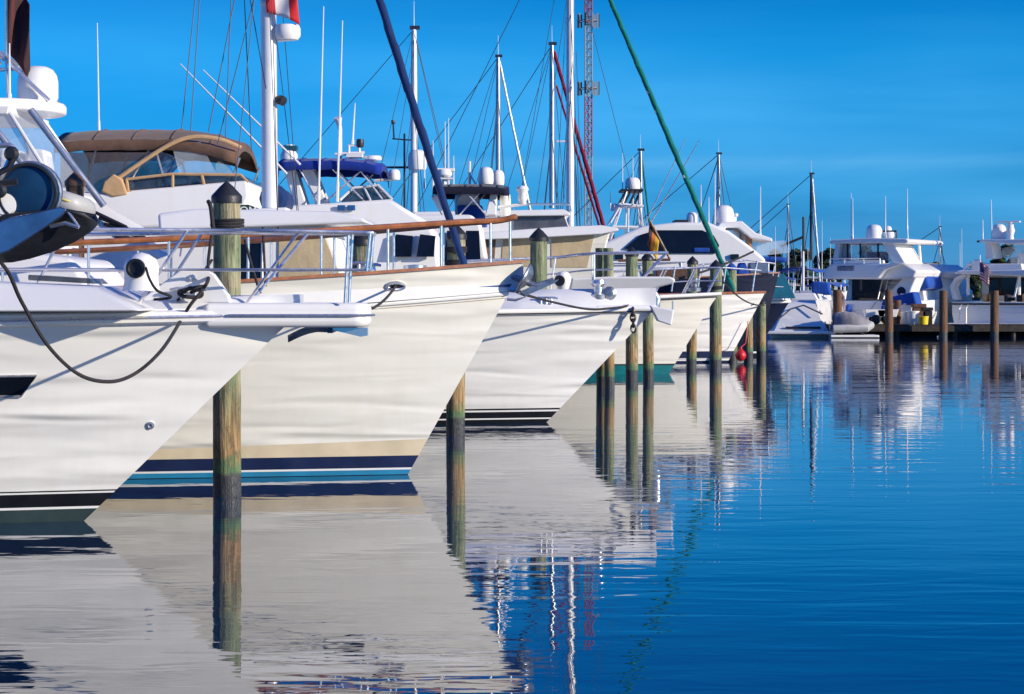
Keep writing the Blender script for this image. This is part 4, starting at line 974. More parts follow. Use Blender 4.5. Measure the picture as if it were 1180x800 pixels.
for lab, Y, segs in (('slim grey mast', 69, (((574, 68), (528, 218)), ((574, 70), (541, 218)), ((573, 120), (548, 218)))), ('plain grey mast', 76.5, (((635, 56), (584, 220)), ((635, 58), (601, 220)), ((636, 54), (650, 230)))),
                     ('green furled', 57.5, (((656, -100), (598, 235)), ((656, -20), (618, 235)), ((658, -60), (738, 262)), ((652, 20), (640, 250)), ((664, 60), (670, 250)))), ('short mast', 92, (((738, 176), (708, 252)), ((738, 178), (724, 255)))),
                     ('thin mast', 99, (((828, 180), (798, 268)), ((828, 182), (806, 244)), ((829, 182), (846, 262)))), ('carries a radome', 53.2, (((477, 36), (432, 230)), ((477, 60), (450, 230)), ((478, 40), (520, 225))))):
    root = [x for x in C.objects if lab in x.get('label', '')][0]
    for a, c in segs: part('stay', MB().tube([(WX(a[0], Y), Y - .1, WZ(a[1], Y)), (WX(c[0], Y), Y - .6, WZ(c[1], Y))], Y * .00013, 4), 'wire', root)
# ---- navy hull with teak rail close behind the white sailing yacht
Y6 = 62.4
b6 = thing('motor_yacht', 'dark navy hulled yacht with a thin teak rail, its bow past the white hull', 'boat', (2, Y6, 0), 'yachts moored bow out')
h6 = Hull(Y6, -5, [(-.4, 6.8), (0, 7.05), (2.4, 7.68)], 2.0, 2.4, 1.9, 1.4)
h6.build(b6, 'navyhull', [('bottom_paint', 'black', -.4, .1), ('boot_line', 'fit', .1, .15)], drop=.1)
h6.cap(b6, 'teak', .09, .04)
P6 = lambda px, py, dy=0: Vector((WX(px, Y6), Y6 + dy, WZ(py, Y6)))
part('cabin', MB().prism([(-4, 1.9), (-4, 2.7), (2.5, 2.65), (4.2, 2.1)], Y6, 1.2, 1.0), 'fit', b6, bevel=.06)
handrail(b6, [P6(800, 306, -.9), P6(860, 300, -.5), P6(892, 304, -.1)], [(P6(x + 3, y, d), P6(x, 318, d)) for x, y, d in ((805, 306, -.9), (838, 302, -.7), (868, 301, -.4), (890, 304, -.1))], .025, 'steel', .02, None, 'bow_rail')
part('fender_rack', MB().box(P6(862, 0).x, P6(885, 0).x, Y6 - .4, Y6 + .2, 2.38, 2.7), 'galv', b6, bevel=.04)
part('tarpaulin', MB().loft([[P6(848, 316, -.5), P6(862, 316, -.5), P6(858, 303, -.3), P6(851, 303, -.3)], [P6(848, 316, .4), P6(862, 316, .4), P6(858, 303, .2), P6(851, 303, .2)]]), 'midblue', b6, bevel=.04)

# ---- yacht with the long dark window
YM = 73.2
my = thing('motor_yacht', 'big white yacht with one long dark side window and a dome topped arch', 'boat', (5, YM, 0), 'yachts moored bow out')
hm = Hull(YM, -4, [(-.4, 5.9), (0, 6.2), (2.3, 7.4)], 1.9, 2.3, 2.1, 1.6)
hm.build(my, 'white2', [('bottom_paint', 'navy', -.4, .12)])
PM = lambda px, py, dy=0: Vector((WX(px, YM), YM + dy, WZ(py, YM)))
zm = lambda *l: [(WX(a, YM), WZ(c, YM)) for a, c in l]
dk = part('deckhouse', MB().prism(zm((655, 335), (660, 298), (700, 278), (738, 262), (775, 258), (812, 258), (835, 268), (858, 285), (876, 300), (866, 335)), YM, 1.9, 1.6), 'fit', my, bevel=.1)
window(dk, zm((716, 288), (735, 272), (752, 267), (804, 267), (817, 273), (823, 284), (820, 293), (760, 293)), YM, -1, 1.93, 1.66, WZ(335, YM), WZ(258, YM), 'glass', 'side_window', .03)
part('cove_window', MB().box(PM(752, 0).x, PM(801, 0).x, YM - 2.0, YM - 1.7, PM(0, 320).z, PM(0, 309).z), 'darkteak', my, bevel=.02)
part('sun_pad', MB().box(PM(794, 0).x, PM(812, 0).x, YM - 1.85, YM - 1.3, PM(0, 292).z, PM(0, 287).z), 'midblue', my, bevel=.04)
part('roof_hatch', MB().box(PM(776, 0).x, PM(792, 0).x, YM - .6, YM + .6, PM(0, 259).z, PM(0, 254).z), 'rubber', my, bevel=.03)
satdome(my, PM(797, 259, -.3), .2, .42)
ar = part('radar_arch', MB().prism(zm((812, 275), (826, 258), (850, 256), (866, 270), (884, 276), (884, 280), (860, 276), (846, 264), (832, 264), (822, 278)), YM, 1.5, 1.3), 'fit', my, bevel=.04)
satdome(ar, PM(833, 258, -.3), .34, .62); satdome(ar, PM(858, 277, -.5), .22, .4)
part('radar_array', MB().box(PM(832, 0).x, PM(850, 0).x, YM - .2, YM + .2, PM(0, 250).z, PM(0, 246).z), 'fit', ar, bevel=.03)
part('pedestal', MB().lathe(DRUM(.2, .35), PM(842, 258), seg=14), 'fit', ar)
part('rolled_cover', MB().tube([PM(859, 290, -1.2), PM(858, 266, -1.2)], .11, 8), 'skin', my)
part('bridge_screen', MB().prism(zm((866, 296), (868, 280), (900, 278), (905, 292)), YM, 1.2, 1.1), 'vinyl', my)
ff = [((WX(px, YM), YM - d, WZ(y, YM)), (WX(px, YM), YM - d, WZ(322, YM))) for px, y, d in ((700, 305, 1.9), (740, 304, 1.9), (780, 303, 1.8), (815, 303, 1.5), (845, 304, 1.0))]
handrail(my, [a for a, b in ff], ff, .025, 'steel', .02, None, 'bow_rail')
for px in (706, 836): part('small_window', MB().box(PM(px, 0).x, PM(px + 9, 0).x, YM - 1.86, YM - 1.7, PM(0, 300).z, PM(0, 294).z), 'glass', my, bevel=.02)
for px, t_ in ((806, 214), (822, 200), (874, 216), (815, 228)): whip(my, PM(px, 276, -.6), PM(px, t_, -.6), .025)

# ---- sport fishing boat with a tuna tower
YT = 85
st = thing('sport_fishing_boat', 'fishing boat with an open tuna tower topped by a radome', 'boat', (4.6, YT, 0), 'yachts moored bow out')
ht_ = Hull(YT, -4, [(-.4, 6.2), (0, 6.5), (2.0, 7.4)], 1.4, 2.0, 2.0, 1.6)
ht_.build(st, 'white2', [('bottom_paint', 'navy', -.4, .12)])
PT = lambda px, py, dy=0: Vector((WX(px, YT), YT + dy, WZ(py, YT)))
part('deckhouse', MB().prism([(WX(690, YT), 1.5), (WX(694, YT), WZ(282, YT)), (WX(742, YT), WZ(282, YT)), (WX(765, YT), 2.2), (WX(775, YT), 1.7)], YT, 1.7, 1.5), 'fit', st, bevel=.06)
tw = MB()
for dy in (-1.1, 1.1):
    for a, c in (((700, 284), (716, 236)), ((722, 284), (723, 238)), ((742, 284), (736, 236)), ((704, 262), (740, 262)), ((712, 236), (737, 238)), ((702, 258), (716, 234)), ((716, 236), (722, 219)), ((735, 236), (736, 222))): tw.tube([PT(*a, dy), PT(*c, dy * .7)], .035, 6)
tower = part('tuna_tower', tw.tube([PT(721, 262, -.9), PT(721, 262, .9)], .03, 6), 'alu', st)
for y in (262, 238, 220): part('platform', MB().box(PT(704 if y > 250 else 714, 0).x, PT(740, 0).x, YT - .9, YT + .9, PT(0, y + 1.5).z, PT(0, y - 1).z), 'fit' if y > 225 else 'rubber', tower, bevel=.02)
for i in range(4): part('roof_slat', MB().tube([PT(712 + 6 * i, 236, -.8), PT(720 + 5.5 * i, 222, -.8)], .05, 6), 'rubber', tower)
satdome(st, PT(729, 219), .3, .5); satdome(st, PT(708, 244, -.4), .16, .3)
for a, c in (((740, 268), (792, 158)), ((748, 262), (808, 160))): part('outrigger', MB().tube([PT(*a, .8), PT(*c, .8)], [.03, .015], 5), 'alugrey', st)
for px, t_ in ((718, 176), (730, 180), (704, 220)): whip(st, PT(px, 240, .4), PT(px, t_, .4), .025)

# ---- dark hull and the scoop sterned boat by the dock end
Y7 = 80
b7 = thing('motor_yacht', 'low navy hull with a white gunwale just right of the last pilings', 'boat', (6, Y7, 0), 'yachts moored bow out')
h7 = Hull(Y7, 1.5, [(-.4, 8.7), (0, 9.2), (1.5, 10.25)], 1.4, 1.5, 1.5, 1.2)
h7.build(b7, 'navyhull', [('bottom_paint', 'black', -.4, .08)])
h7.rub(b7, 'fit', .06, .0)
P7 = lambda px, py, dy=0: Vector((WX(px, Y7), Y7 + dy, WZ(py, Y7)))
part('spray_hood', MB().loft([[P7(884, 344, -1.0), P7(914, 344, -.8), P7(903, 316, -.3), P7(892, 316, -.3)], [P7(884, 344, 1.0), P7(914, 344, .8), P7(903, 316, .3), P7(892, 316, .3)]]), 'tealcanvas', b7, bevel=.05)
handrail(b7, [P7(880, 330, -.9), P7(905, 331, -.5), P7(913, 334, -.1)], [(P7(886, 331, -.9), P7(884, 346, -.9)), (P7(904, 331, -.5), P7(902, 346, -.5))], .02)

Y8 = 88
b8 = thing('sailing_yacht', 'white boat with a sloping scoop stern and swim platform beside the dock', 'sailing boat', (WX(922, Y8), Y8, 0), 'sailing boats')
rings = []
cx = WX(921, Y8)
for dy, zt, w, zb in ((0, .28, 1.22, -.3), (.5, .75, 1.0, -.3), (1.1, 1.32, .7, -.3), (1.5, 1.5, .66, -.3), (4, 1.5, .9, -.4), (7, 1.55, .85, -.4), (9.5, 1.65, .4, -.2), (10.3, 1.7, .05, .8)):
    rings.append([(cx - w * .82, Y8 + dy, zb), (cx - w * 1.02, Y8 + dy, zb + .45), (cx - w, Y8 + dy, zt * .7), (cx - w * .82, Y8 + dy, zt), (cx + w * .82, Y8 + dy, zt), (cx + w, Y8 + dy, zt * .7), (cx + w * 1.02, Y8 + dy, zb + .45), (cx + w * .82, Y8 + dy, zb)])
part('hull', MB().loft(rings), 'white', b8, bevel=.04)
part('swim_platform', MB().box(cx - 1.25, cx + 1.5, Y8 - .55, Y8 + .1, .14, .26), 'fit', b8, bevel=.03)
part('step_slot', MB().box(cx - .55, cx + .85, Y8 + .0, Y8 + .09, .36, .44), 'rubber', b8, smooth=False)
part('grab_rail', MB().tube([(cx - .9, Y8 + .2, .7), (cx - .4, Y8 + .75, 1.15), (cx + .1, Y8 + .9, 1.3), (cx + .9, Y8 + .4, .95)], .03, 6), 'wire', b8)
part('cockpit_coaming', MB().prism([(cx - .6, 1.5), (cx - .45, 1.8), (cx + .45, 1.8), (cx + .6, 1.5)], Y8 + 4, 1.5), 'fit', b8, bevel=.06)
part('bimini_cover', MB().prism([(cx + .3, 1.8), (cx + .3, 2.3), (cx + 1.0, 2.25), (cx + 1.1, 1.7)], Y8 + 3.2, .5), 'midblue', b8, bevel=.08)
b8.rotation_euler.z = math.radians(-12)
mast(b8, (cx - .3, Y8 + 6, 1.9), (cx - .3, Y8 + 6, 3.6), .06, (), 'alu')

# ---- far dock
DY0, DY1, DZ = 89.2, 91.2, .50
DX0, DX1 = WX(955, 90), 27
dock = thing('dock', 'dark timber dock with stringers and an added backing board under the far sterns', 'dock', (DX0, DY0, 0))
mb = MB(); x = DX0; 
for i in range(int((DX1 - DX0) / .16)):
    x = DX0 + i * .16; mb.box(x, x + .148, DY0, DY1, DZ - .04 + R.uniform(-.004, .004), DZ + R.uniform(-.004, .004))
part('deck_boards', mb, 'darktimber', dock, smooth=False)
part('stringer', MB().box(DX0, DX1, DY0 - .05, DY0 + .03, DZ - .28, DZ - .045), 'darktimber', dock, smooth=False)
part('stringer', MB().box(DX0, DX1, DY1 - .05, DY1 + .03, DZ - .28, DZ - .045), 'darktimber', dock, smooth=False)
part('dark_backing_board', MB().box(DX0, DX1, DY1 - .14, DY1 - .06, -.12, DZ - .05), 'darktimber', dock, smooth=False)  # board added at the back to keep the gap under the dock dark
x = DX0 + .3
while x < DX1:
    for yy in (DY0 + .15, DY1 - .2): part('support_post', MB().tube([(x, yy, -1), (x, yy, DZ - .05)], .11, 8), 'darktimber', dock)
    x += 2.4

def piling(px, Y, ztop, r=.128, mat='piling', cap=True, label='', group='weathered pilings between the berths', lean=None, seed=0, collar=None):
    x = WX(px, Y)
    o = thing('piling', label, 'piling', (x, Y, 0), group)
    rr = random.Random(px * 3.1)
    if lean is None: lean = (rr.uniform(-.012, .012), rr.uniform(-.01, .01))
    x -= lean[0] * ztop; n = 16; rings = []; capz = .15 * (r / .128)
    zt = ztop - (capz if cap else 0)
    N = 26
    for i in range(N + 1):
        z = -1.2 + (zt + 1.2) * i / N; ring = []
        tap = 1.04 - .06 * i / N
        for k in range(n):
            a = 2 * math.pi * k / n
            rad = r * tap * (1 + .022 * math.sin(a * 2 + px) + .012 * math.sin(a * 5 + z * 2 + px) + rr.uniform(-.008, .008))
            ring.append((x + lean[0] * z + rad * math.cos(a), Y + lean[1] * z + rad * math.sin(a), z))
        rings.append(ring)
    part('post', MB().loft(rings), mat, o, ang=60)
    tx, ty = x + lean[0] * zt, Y + lean[1] * zt
    if cap: part('cap', MB().lathe([(r * 1.1, -.06), (r * 1.12, 0), (r * 1.06, .015), (r * .5, capz * .62), (0, capz)], (tx, ty, zt), seg=20), 'rubber' if cap is True else cap, o, ang=30)
    for z in collar or ():
        mb = MB()
        for q_ in range(3): mb.tube([(x + (r * 1.08 + .008) * math.cos(a), Y + (r * 1.08 + .008) * math.sin(a), z + .022 * q_ + .008 * math.sin(a + q_)) for a in [2 * math.pi * k / 20 for k in range(21)]], .014, 6)
        part('rope_wrap', mb, 'rope' if z < 2.3 or px < 400 else 'rope', o)
    return o
zt = lambda py, Y: WZ(py, Y)
piling(261, 20.05, zt(208, 20.05), .129, label='nearest tall capped piling standing between the white yacht and the cream hull', collar=(2.50,))
piling(86, 29.0, zt(197, 29.0), .125, cap='darkteak', label='piling whose dark cap shows left of the brown bimini', mat='piling_brown')
piling(417, 24.7, zt(262, 24.7), .128, label='green piling behind the teak rail of the cream yacht')
piling(487, 41.0, 1.9 + 65 * 41 / F, .12, mat='piling_brown', label='grey piling in shade behind the cream bow')
piling(526, 28.7, zt(258, 28.7), .125, label='green piling in front of the white hull, rope tied near its top', collar=(2.42, 2.25))
piling(621, 35.2, zt(262, 35.2), .143, label='capped piling just beyond the teak tipped bow')
piling(693, 42.6, zt(286, 42.6), .12, cap=False, label='dark flat topped piling of the joined pair')
piling(701, 42.3, zt(286, 42.3), .10, cap=False, label='pale flat topped piling of the joined pair')
piling(728, 45.9, zt(284, 45.9), .132, label='capped piling before the ivory hull, left of two close neighbours')
piling(746, 46.6, zt(290, 46.6), .118, label='capped piling before the ivory hull, wrapped by a pale band', collar=(2.2,))
piling(798, 53.2, zt(295, 53.2), .125, label='piling in front of the white sailing yacht, left of the green headsail')
piling(825, 52.6, zt(299, 52.6), .145, label='piling at the foot of the green furled headsail', collar=(1.95,))
piling(843, 60.2, zt(302, 60.2), .14, cap='midblue', label='short piling under a bright blue cap')
piling(862, 59.6, 1.5, .125, label='half hidden piling touching the white sailing yacht stem')
piling(877, 60.5, 1.74, .135, label='green piling rightmost in the row of moored bows')
dl = 'brown dock pilings on the far side'
piling(965, 88.8, zt(334, 88.8), .19, 'piling_brown', False, 'brown dock piling left of the covered dinghy', dl)
piling(1024, 88.5, zt(334, 88.5), .17, 'piling_brown', False, 'brown dock piling in front of the sport yacht stern', dl)
piling(1034, 91.6, zt(346, 91.6), .17, 'piling_brown', False, 'short brown dock piling set back beside a taller one', dl)
piling(1087, 88.4, zt(335, 88.4), .17, 'piling_brown', False, 'brown dock piling right of the yellow bucket', dl)
piling(1146, 88.6, zt(335, 88.6), .17, 'piling_brown', False, 'brown dock piling rightmost, below the hanging flag', dl)

# ---- ropes
def rope(pts, r, label, mat='rope', name='mooring_rope'):
    p0 = Vector(pts[0]); return solo(name, label, 'rope', MB().tube(pts, r, 8), mat, tuple(p0), 'mooring ropes')
c1 = Vector(PB(215, 338, -.1))
def W_(px, py, Y): return W(px, py, Y)
loop = [W_(-40, 270, 14.6), W_(4, 306, 14.8), W_(25, 348, 15.0), W_(55, 398, 15.3), W_(90, 431, 15.6), W_(125, 440, 15.8), W_(155, 431, 15.9), W_(185, 405, 15.95), W_(207, 372, 16.0), W_(219, 351, 16.1), W_(232, 338, 16.2), W_(222, 335, 16.25)]
lp = [(-40, 270), (4, 306), (25, 348), (55, 398), (90, 431), (125, 440), (155, 431), (185, 405), (207, 372), (219, 352), (233, 334)]
loop = []
for i, (a, c) in enumerate(lp):
    q_ = h1.near(a, max(c, 362), .035) if i > 1 else None
    loop.append(W_(a, c, min(q_.y, 14.7 + .2 * i) if q_ is not None and i < 8 else (14.6 + .2 * i if i < 8 else (q_.y - .05))))
loop.append(PB(222, 337, -.09))
rope(smooth_path(loop, 8), .014, 'dark slack mooring rope looping down across the white hull')
rope(smooth_path([PB(214, 337, -.09), PB(222, 332, -.12), PB(234, 336, -.1), PB(232, 342, -.09), PB(216, 342, -.12), PB(208, 338, -.09), PB(216, 334, -.13), PB(236, 330, -.08)] , 6), .016, 'coil of dark rope wound on the bow cleat')
rope(smooth_path([PB(233, 336, -.08), W_(240, 322, 17.6), W_(240, 300, 19.6), (WX(246, 19.9), 19.88, 2.50)], 6), .015, 'dark rope running from the bow cleat up to the tall piling')
rope(smooth_path([W_(246, 268, 19.85), W_(243, 240, 19.85), W_(240, 232, 19.9)], 6), .02, 'short rope tail hanging on the tall piling')
rope(smooth_path([(WX(170, 17.2), 17.13, 2.08), (WX(176, 17.2), 17.05, 1.99), (WX(186, 17.2), 17.0, 1.90), (WX(200, 17.2), 17.02, 1.86), (WX(196, 17.2), 17.1, 1.84), (WX(180, 17.2), 17.08, 1.83)], 6), .011, 'thin dark rope hanging over the white cowl vent')
rope(sag(h2.near(456, 330, .03), W_(428, 356, 19.9), .03), .013, 'short dark rope led from the hawse of the cream yacht')
rope(smooth_path([P2(596, 336, -.05), W_(606, 340, 24), W_(640, 349, 28.5), W_(680, 356.5, 30.2), W_(716, 354, 30.9), W_(724, 352, 31.2)], 8), .016, 'dark rope drooping from the grey anchor to the next bow')
for (a, c), lb in ((((244, 300, 20), (205, 346, 17.6)), 'thin rope slanting down from the tall piling'), (((282, 276, 20.6), (300, 338, 20.5)), 'rope hanging inside the teak rail'), (((303, 262, 21), (306, 330, 20.9)), 'knotted black rope hanging from the teak rail')):
    rope(sag(W_(*a), W_(*c), .02), .013, lb)
rope(sag(W_(828, 318, 52.6), W_(880, 352, 57.6), .2), .02, 'dark rope from the piling to the white sailing yacht')
rope(sag(W_(746, 330, 46.6), W_(700, 338, 42.3), .15), .02, 'rope slung between two pilings above the white bow')
rope(sag(W_(690, 335, 47), W_(868, 290, 60), .2), .03, 'long dark line rising to the right behind the pilings')
rope(sag(W_(1080, 388, 88.3), (WX(1110, 91), 91, .5), .02), .02, 'pale rope at the edge of the far dock', 'fit')

# red ball fender below the white stem
fd = thing('fender', 'red ball fender hanging at the waterline of the white sailing yacht', 'fender', (WX(853, 57), 56.9, .2))
part('ball', MB().lathe([(.02, -.15), (.085, -.13), (.135, -.06), (.15, 0), (.13, .075), (.07, .14), (.04, .17), (.04, .21), (0, .21)], (WX(853, 57), 56.9, .2), seg=20), 'red', fd)
part('lanyard', MB().tube([(WX(853, 57), 56.9, .40), W_(859, 396, 57.2), W_(862, 370, 57.3)], .014, 6), 'red', fd)

# grey inflatable tender lying on the cream yacht's cabin top
YD = 25.4
tn = thing('inflatable_tender', 'grey inflatable tender with a yellow line behind the blue windlass', 'dinghy', (WX(45, YD), YD, WZ(243, YD)))
pts = [W_(-50, 232, YD), W_(20, 230, YD), W_(60, 230, YD), W_(84, 236, YD), W_(98, 241, YD + .4), W_(84, 238, YD + .9), W_(20, 232, YD + .9), W_(-50, 234, YD + .9)]
part('tube', MB().tube(smooth_path(pts, 5), .13, 14), 'hypalon', tn)
part('trim_line', MB().tube(smooth_path([p + Vector((0, -.128, .03)) for p in pts[:4]] + [pts[4] + Vector((.12, -.1, .03))], 5), .016, 6), 'yellowline', tn)
part('floor', MB().box(WX(-50, YD), WX(86, YD), YD + .1, YD + .85, WZ(243, YD), WZ(240, YD)), 'hypalon', tn)
cr = part('cradle', MB().box(WX(0, YD), WX(8, YD), YD - .05, YD + .95, 2.3, WZ(243, YD)).box(WX(66, YD), WX(72, YD), YD - .05, YD + .95, 2.3, WZ(243, YD)), 'fit', tn)

# ---- far sterns
Y9 = 92.2
def local(px, Y): return WX(px, Y)
f1 = thing('sport_yacht', 'flybridge yacht seen from its shaded stern behind the dock, sunlit arch on the right', 'boat', (WX(1008, Y9), Y9, 0), 'yachts berthed stern to the far dock')
def stern_hull(root, xa, xb_, Y, L, zdeck, mat, bottom='navy', zbow=None):
    cx = (xa + xb_) / 2; w = (xb_ - xa) / 2; zbow = zbow or zdeck + .7; rings = []
    for f, k_ in ((0, .93), (.1, .98), (.35, 1), (.6, .95), (.8, .7), (.93, .35), (1, .03)):
        y = Y + L * f; z = zdeck + (zbow - zdeck) * f ** 2; kk = k_ * (1 - .55 * f ** 3)
        rings.append([(cx - w * kk * .8, y, -.35), (cx - w * kk * .93, y, .1), (cx - w * k_, y, z * .65), (cx - w * k_, y, z), (cx + w * k_, y, z), (cx + w * k_, y, z * .65), (cx + w * kk * .93, y, .1), (cx + w * kk * .8, y, -.35)])
    return part('hull', MB().loft(rings), mat, root, bevel=.05)
X9 = lambda px: WX(px, Y9)
Z9 = lambda py: WZ(py, Y9)
def quadprism(pts, y0, y1): return MB().loft([[(x, y0, z) for x, z in pts], [(x, y1, z) for x, z in pts]])
q9 = lambda *l: [(WX(a, Y9), WZ(c, Y9)) for a, c in l]
stern_hull(f1, X9(948), X9(1066), Y9, 13, 1.45, 'white')
part('swim_platform', MB().box(X9(952), X9(1062), Y9 - .75, Y9 + .1, .5, .62), 'fit', f1, bevel=.03)
part('cockpit_bulkhead', quadprism(q9((958, 352), (962, 330), (1042, 328), (1048, 352)), Y9 + 2.2, Y9 + 2.4), 'fit', f1)
sa = part('saloon', quadprism(q9((962, 356), (960, 318), (1052, 318), (1058, 356)), Y9 + 2.4, Y9 + 9), 'fit', f1, bevel=.05)
part('aft_door', MB().box(X9(968), X9(1012), Y9 + 2.1, Y9 + 2.16, Z9(347), Z9(319)), 'glass', f1, smooth=False)
for py in (326, 331, 336, 341): part('cabin_step', MB().box(X9(1014), X9(1032), Y9 + 1.6 + (341 - py) * .06, Y9 + 2.2, Z9(py + 1), Z9(py - 1)), 'fit', f1)
part('side_wing', MB().loft([[(X9(1034), y, Z9(346)), (X9(1030), y, Z9(336)), (X9(1048), y, Z9(316)), (X9(1062), y, Z9(318)), (X9(1056), y, Z9(332)), (X9(1050), y, Z9(350))] for y in (Y9 + .7, Y9 + 1.9)]), 'fit', f1, bevel=.06)
part('wing_window', MB().lathe([(.2, 0), (.2, .03), (0, .03)], (X9(1043), Y9 + .71, Z9(336)), (0, -1, 0), 20), 'glass', f1)
ov = part('bridge_deck', quadprism(q9((948, 321), (952, 309), (962, 302), (1050, 303), (1066, 312), (1062, 320), (1030, 322)), Y9 + .3, Y9 + 8), 'fit', f1, bevel=.08)
part('bridge_coaming', quadprism(q9((958, 312), (960, 299), (1022, 299), (1024, 312)), Y9 + .6, Y9 + .8), 'fit', f1, bevel=.04)
part('bridge_cushion', quadprism(q9((966, 313), (966, 304), (990, 304), (990, 313)), Y9 + .3, Y9 + .6), 'midblue', f1, bevel=.05)
arch = part('arch_leg', MB().loft([[(X9(1018), y, Z9(278)), (X9(1030), y, Z9(275)), (X9(1048), y, Z9(304)), (X9(1034), y, Z9(307))] for y in (Y9 + .8, Y9 + 3.2)]), 'fit', f1, bevel=.05)
part('arch_leg', MB().loft([[(X9(960), y, Z9(278)), (X9(966), y, Z9(278)), (X9(962), y, Z9(302)), (X9(956), y, Z9(302))] for y in (Y9 + .8, Y9 + 2.2)]), 'fit', f1, bevel=.04)
part('arch_foot', MB().loft([[(X9(1010), y, Z9(320)), (X9(1020), y, Z9(308)), (X9(1040), y, Z9(302)), (X9(1052), y, Z9(303)), (X9(1030), y, Z9(311)), (X9(1022), y, Z9(321))] for y in (Y9 - .1, Y9 + .9)]), 'fit', f1, bevel=.04)
tp = part('hard_top', quadprism(q9((954, 279), (956, 274.5), (1000, 272.5), (1050, 274), (1053, 277), (1050, 280), (1018, 279)), Y9 + .6, Y9 + 5.5), 'fit', f1, bevel=.05)
en = part('clear_enclosure', quadprism(q9((966, 300), (966, 279), (1017, 279), (1026, 300)), Y9 + 1.2, Y9 + 5), 'vinyl', f1)
for px in (972, 988, 1010): part('frame_tube', MB().tube([(X9(px), Y9 + 1.15, Z9(302)), (X9(px), Y9 + 1.15, Z9(279))], .04, 6), 'rubber', en)
part('windscreen_post', MB().tube([(X9(1046), Y9 + 3, Z9(304)), (X9(1044), Y9 + 3, Z9(279))], .06, 6), 'fit', f1)
part('bridge_seat', MB().box(X9(984), X9(1006), Y9 + 2.4, Y9 + 3, Z9(303), Z9(288)), 'navycanvas', f1, bevel=.06)
satdome(tp, (X9(997), Y9 + 2, Z9(274)), .36, .68); satdome(tp, (X9(1003), Y9 + 3.2, Z9(266)), .17, .35)
rr_ = part('radar_post', MB().tube([(X9(1004), Y9 + 2.2, Z9(274)), (X9(1004), Y9 + 2.2, Z9(264)), (X9(1023), Y9 + 2.2, Z9(264)), (X9(1023), Y9 + 2.2, Z9(274))], .05, 6), 'wire', tp)
radar(tp, (X9(1014), Y9 + 2.2, Z9(272)), .26, .28)
for px, t_, b_ in ((973, 218, 274), (975, 224, 274), (1016, 222, 272), (1043, 214, 264)): whip(tp, (X9(px), Y9 + 1.5, Z9(b_)), (X9(px), Y9 + 1.5, Z9(t_)), .025)
part('whip_antenna', MB().tube([(X9(1044), Y9 + 1.5, Z9(276)), (X9(1043), Y9 + 1.5, Z9(262))], .025, 6), 'wirewhite', tp)
part('transom_panel', quadprism(q9((975, 361), (977, 350), (1020, 348), (1012, 357)), Y9 - .06, Y9 + .3), 'fit', f1, bevel=.04)
part('side_cover', MB().loft([[(X9(1026), y, Z9(352)), (X9(1030), y, Z9(344)), (X9(1066), y, Z9(336)), (X9(1070), y, Z9(352))] for y in (Y9 - .2, Y9 + .6)]), 'midblue', f1, bevel=.08)
fp = part('flag_pole', MB().tube([(X9(984), Y9 - .75, Z9(372)), (X9(984), Y9 - .9, Z9(328))], .03, 6), 'alu', f1)
flag(fp, (X9(984), Y9 - .9, Z9(335)), (X9(984), Y9 - .9, Z9(350)), Vector((.20, 0, -.22)), F_US, 'flag', .05, 8, .1)
part('canvas_front', MB().loft([[(X9(1036), y, Z9(302)), (X9(1062), y, Z9(314)), (X9(1066), y, Z9(332)), (X9(1050), y, Z9(336)), (X9(1030), y, Z9(322))] for y in (Y9 + 1.9, Y9 + 4)]), 'midblue', f1, bevel=.1)

part('bridge_rail', MB().tube([(X9(958), Y9 + .35, Z9(297)), (X9(1020), Y9 + .35, Z9(297))], .03, 6).tube([(X9(958), Y9 + .35, Z9(297)), (X9(958), Y9 + .35, Z9(311))], .025, 6).tube([(X9(976), Y9 + .35, Z9(297)), (X9(976), Y9 + .35, Z9(311))], .025, 6).tube([(X9(1000), Y9 + .35, Z9(297)), (X9(1000), Y9 + .35, Z9(311))], .025, 6).tube([(X9(1020), Y9 + .35, Z9(297)), (X9(1020), Y9 + .35, Z9(311))], .025, 6), 'steel', f1)
for px in (952, 1062): part('cockpit_rail', MB().tube([(X9(px), Y9 + .1, Z9(348)), (X9(px), Y9 + .1, Z9(340)), (X9(px + (14 if px < 1000 else -14)), Y9 + .1, Z9(339)), (X9(px + (14 if px < 1000 else -14)), Y9 + .1, Z9(348))], .03, 6), 'steel', f1)
part('bridge_ladder', MB().tube([(X9(1016), Y9 + .5, Z9(345)), (X9(1020), Y9 + 1.2, Z9(303))], .03, 6).tube([(X9(1023), Y9 + .5, Z9(345)), (X9(1027), Y9 + 1.2, Z9(303))], .03, 6), 'steel', f1)
for px in (986, 1030): part('fender', MB().lathe([(.02, -.35), (.11, -.28), (.13, 0), (.11, .28), (.03, .36), (0, .37)], (X9(px), Y9 - .2, .95), seg=12), 'midblue', f1)
f1.rotation_euler.z = math.radians(-29); f1.location.y += 1.9
f2 = thing('motor_yacht', 'big flybridge yacht seen from astern at the right edge with a flag hanging aft', 'boat', (X9(1140), Y9, 0), 'yachts berthed stern to the far dock')
stern_hull(f2, X9(1092), X9(1222), Y9, 15, 1.4, 'white')
part('swim_platform', MB().box(X9(1096), X9(1218), Y9 - .9, Y9 + .1, .34, .48), 'fit', f2, bevel=.03)
part('rub_strake', MB().box(X9(1094), X9(1220), Y9 - .04, Y9 + .1, Z9(352), Z9(350)), 'rubber', f2)
for px in (1121, 1163): part('transom_port', MB().box(X9(px), X9(px + 10), Y9 - .03, Y9 + .05, Z9(347), Z9(343)), 'glass', f2, bevel=.02)
part('saloon', MB().box(X9(1108), X9(1214), Y9 + 3, Y9 + 11, 1.4, Z9(312)), 'fit', f2, bevel=.05)
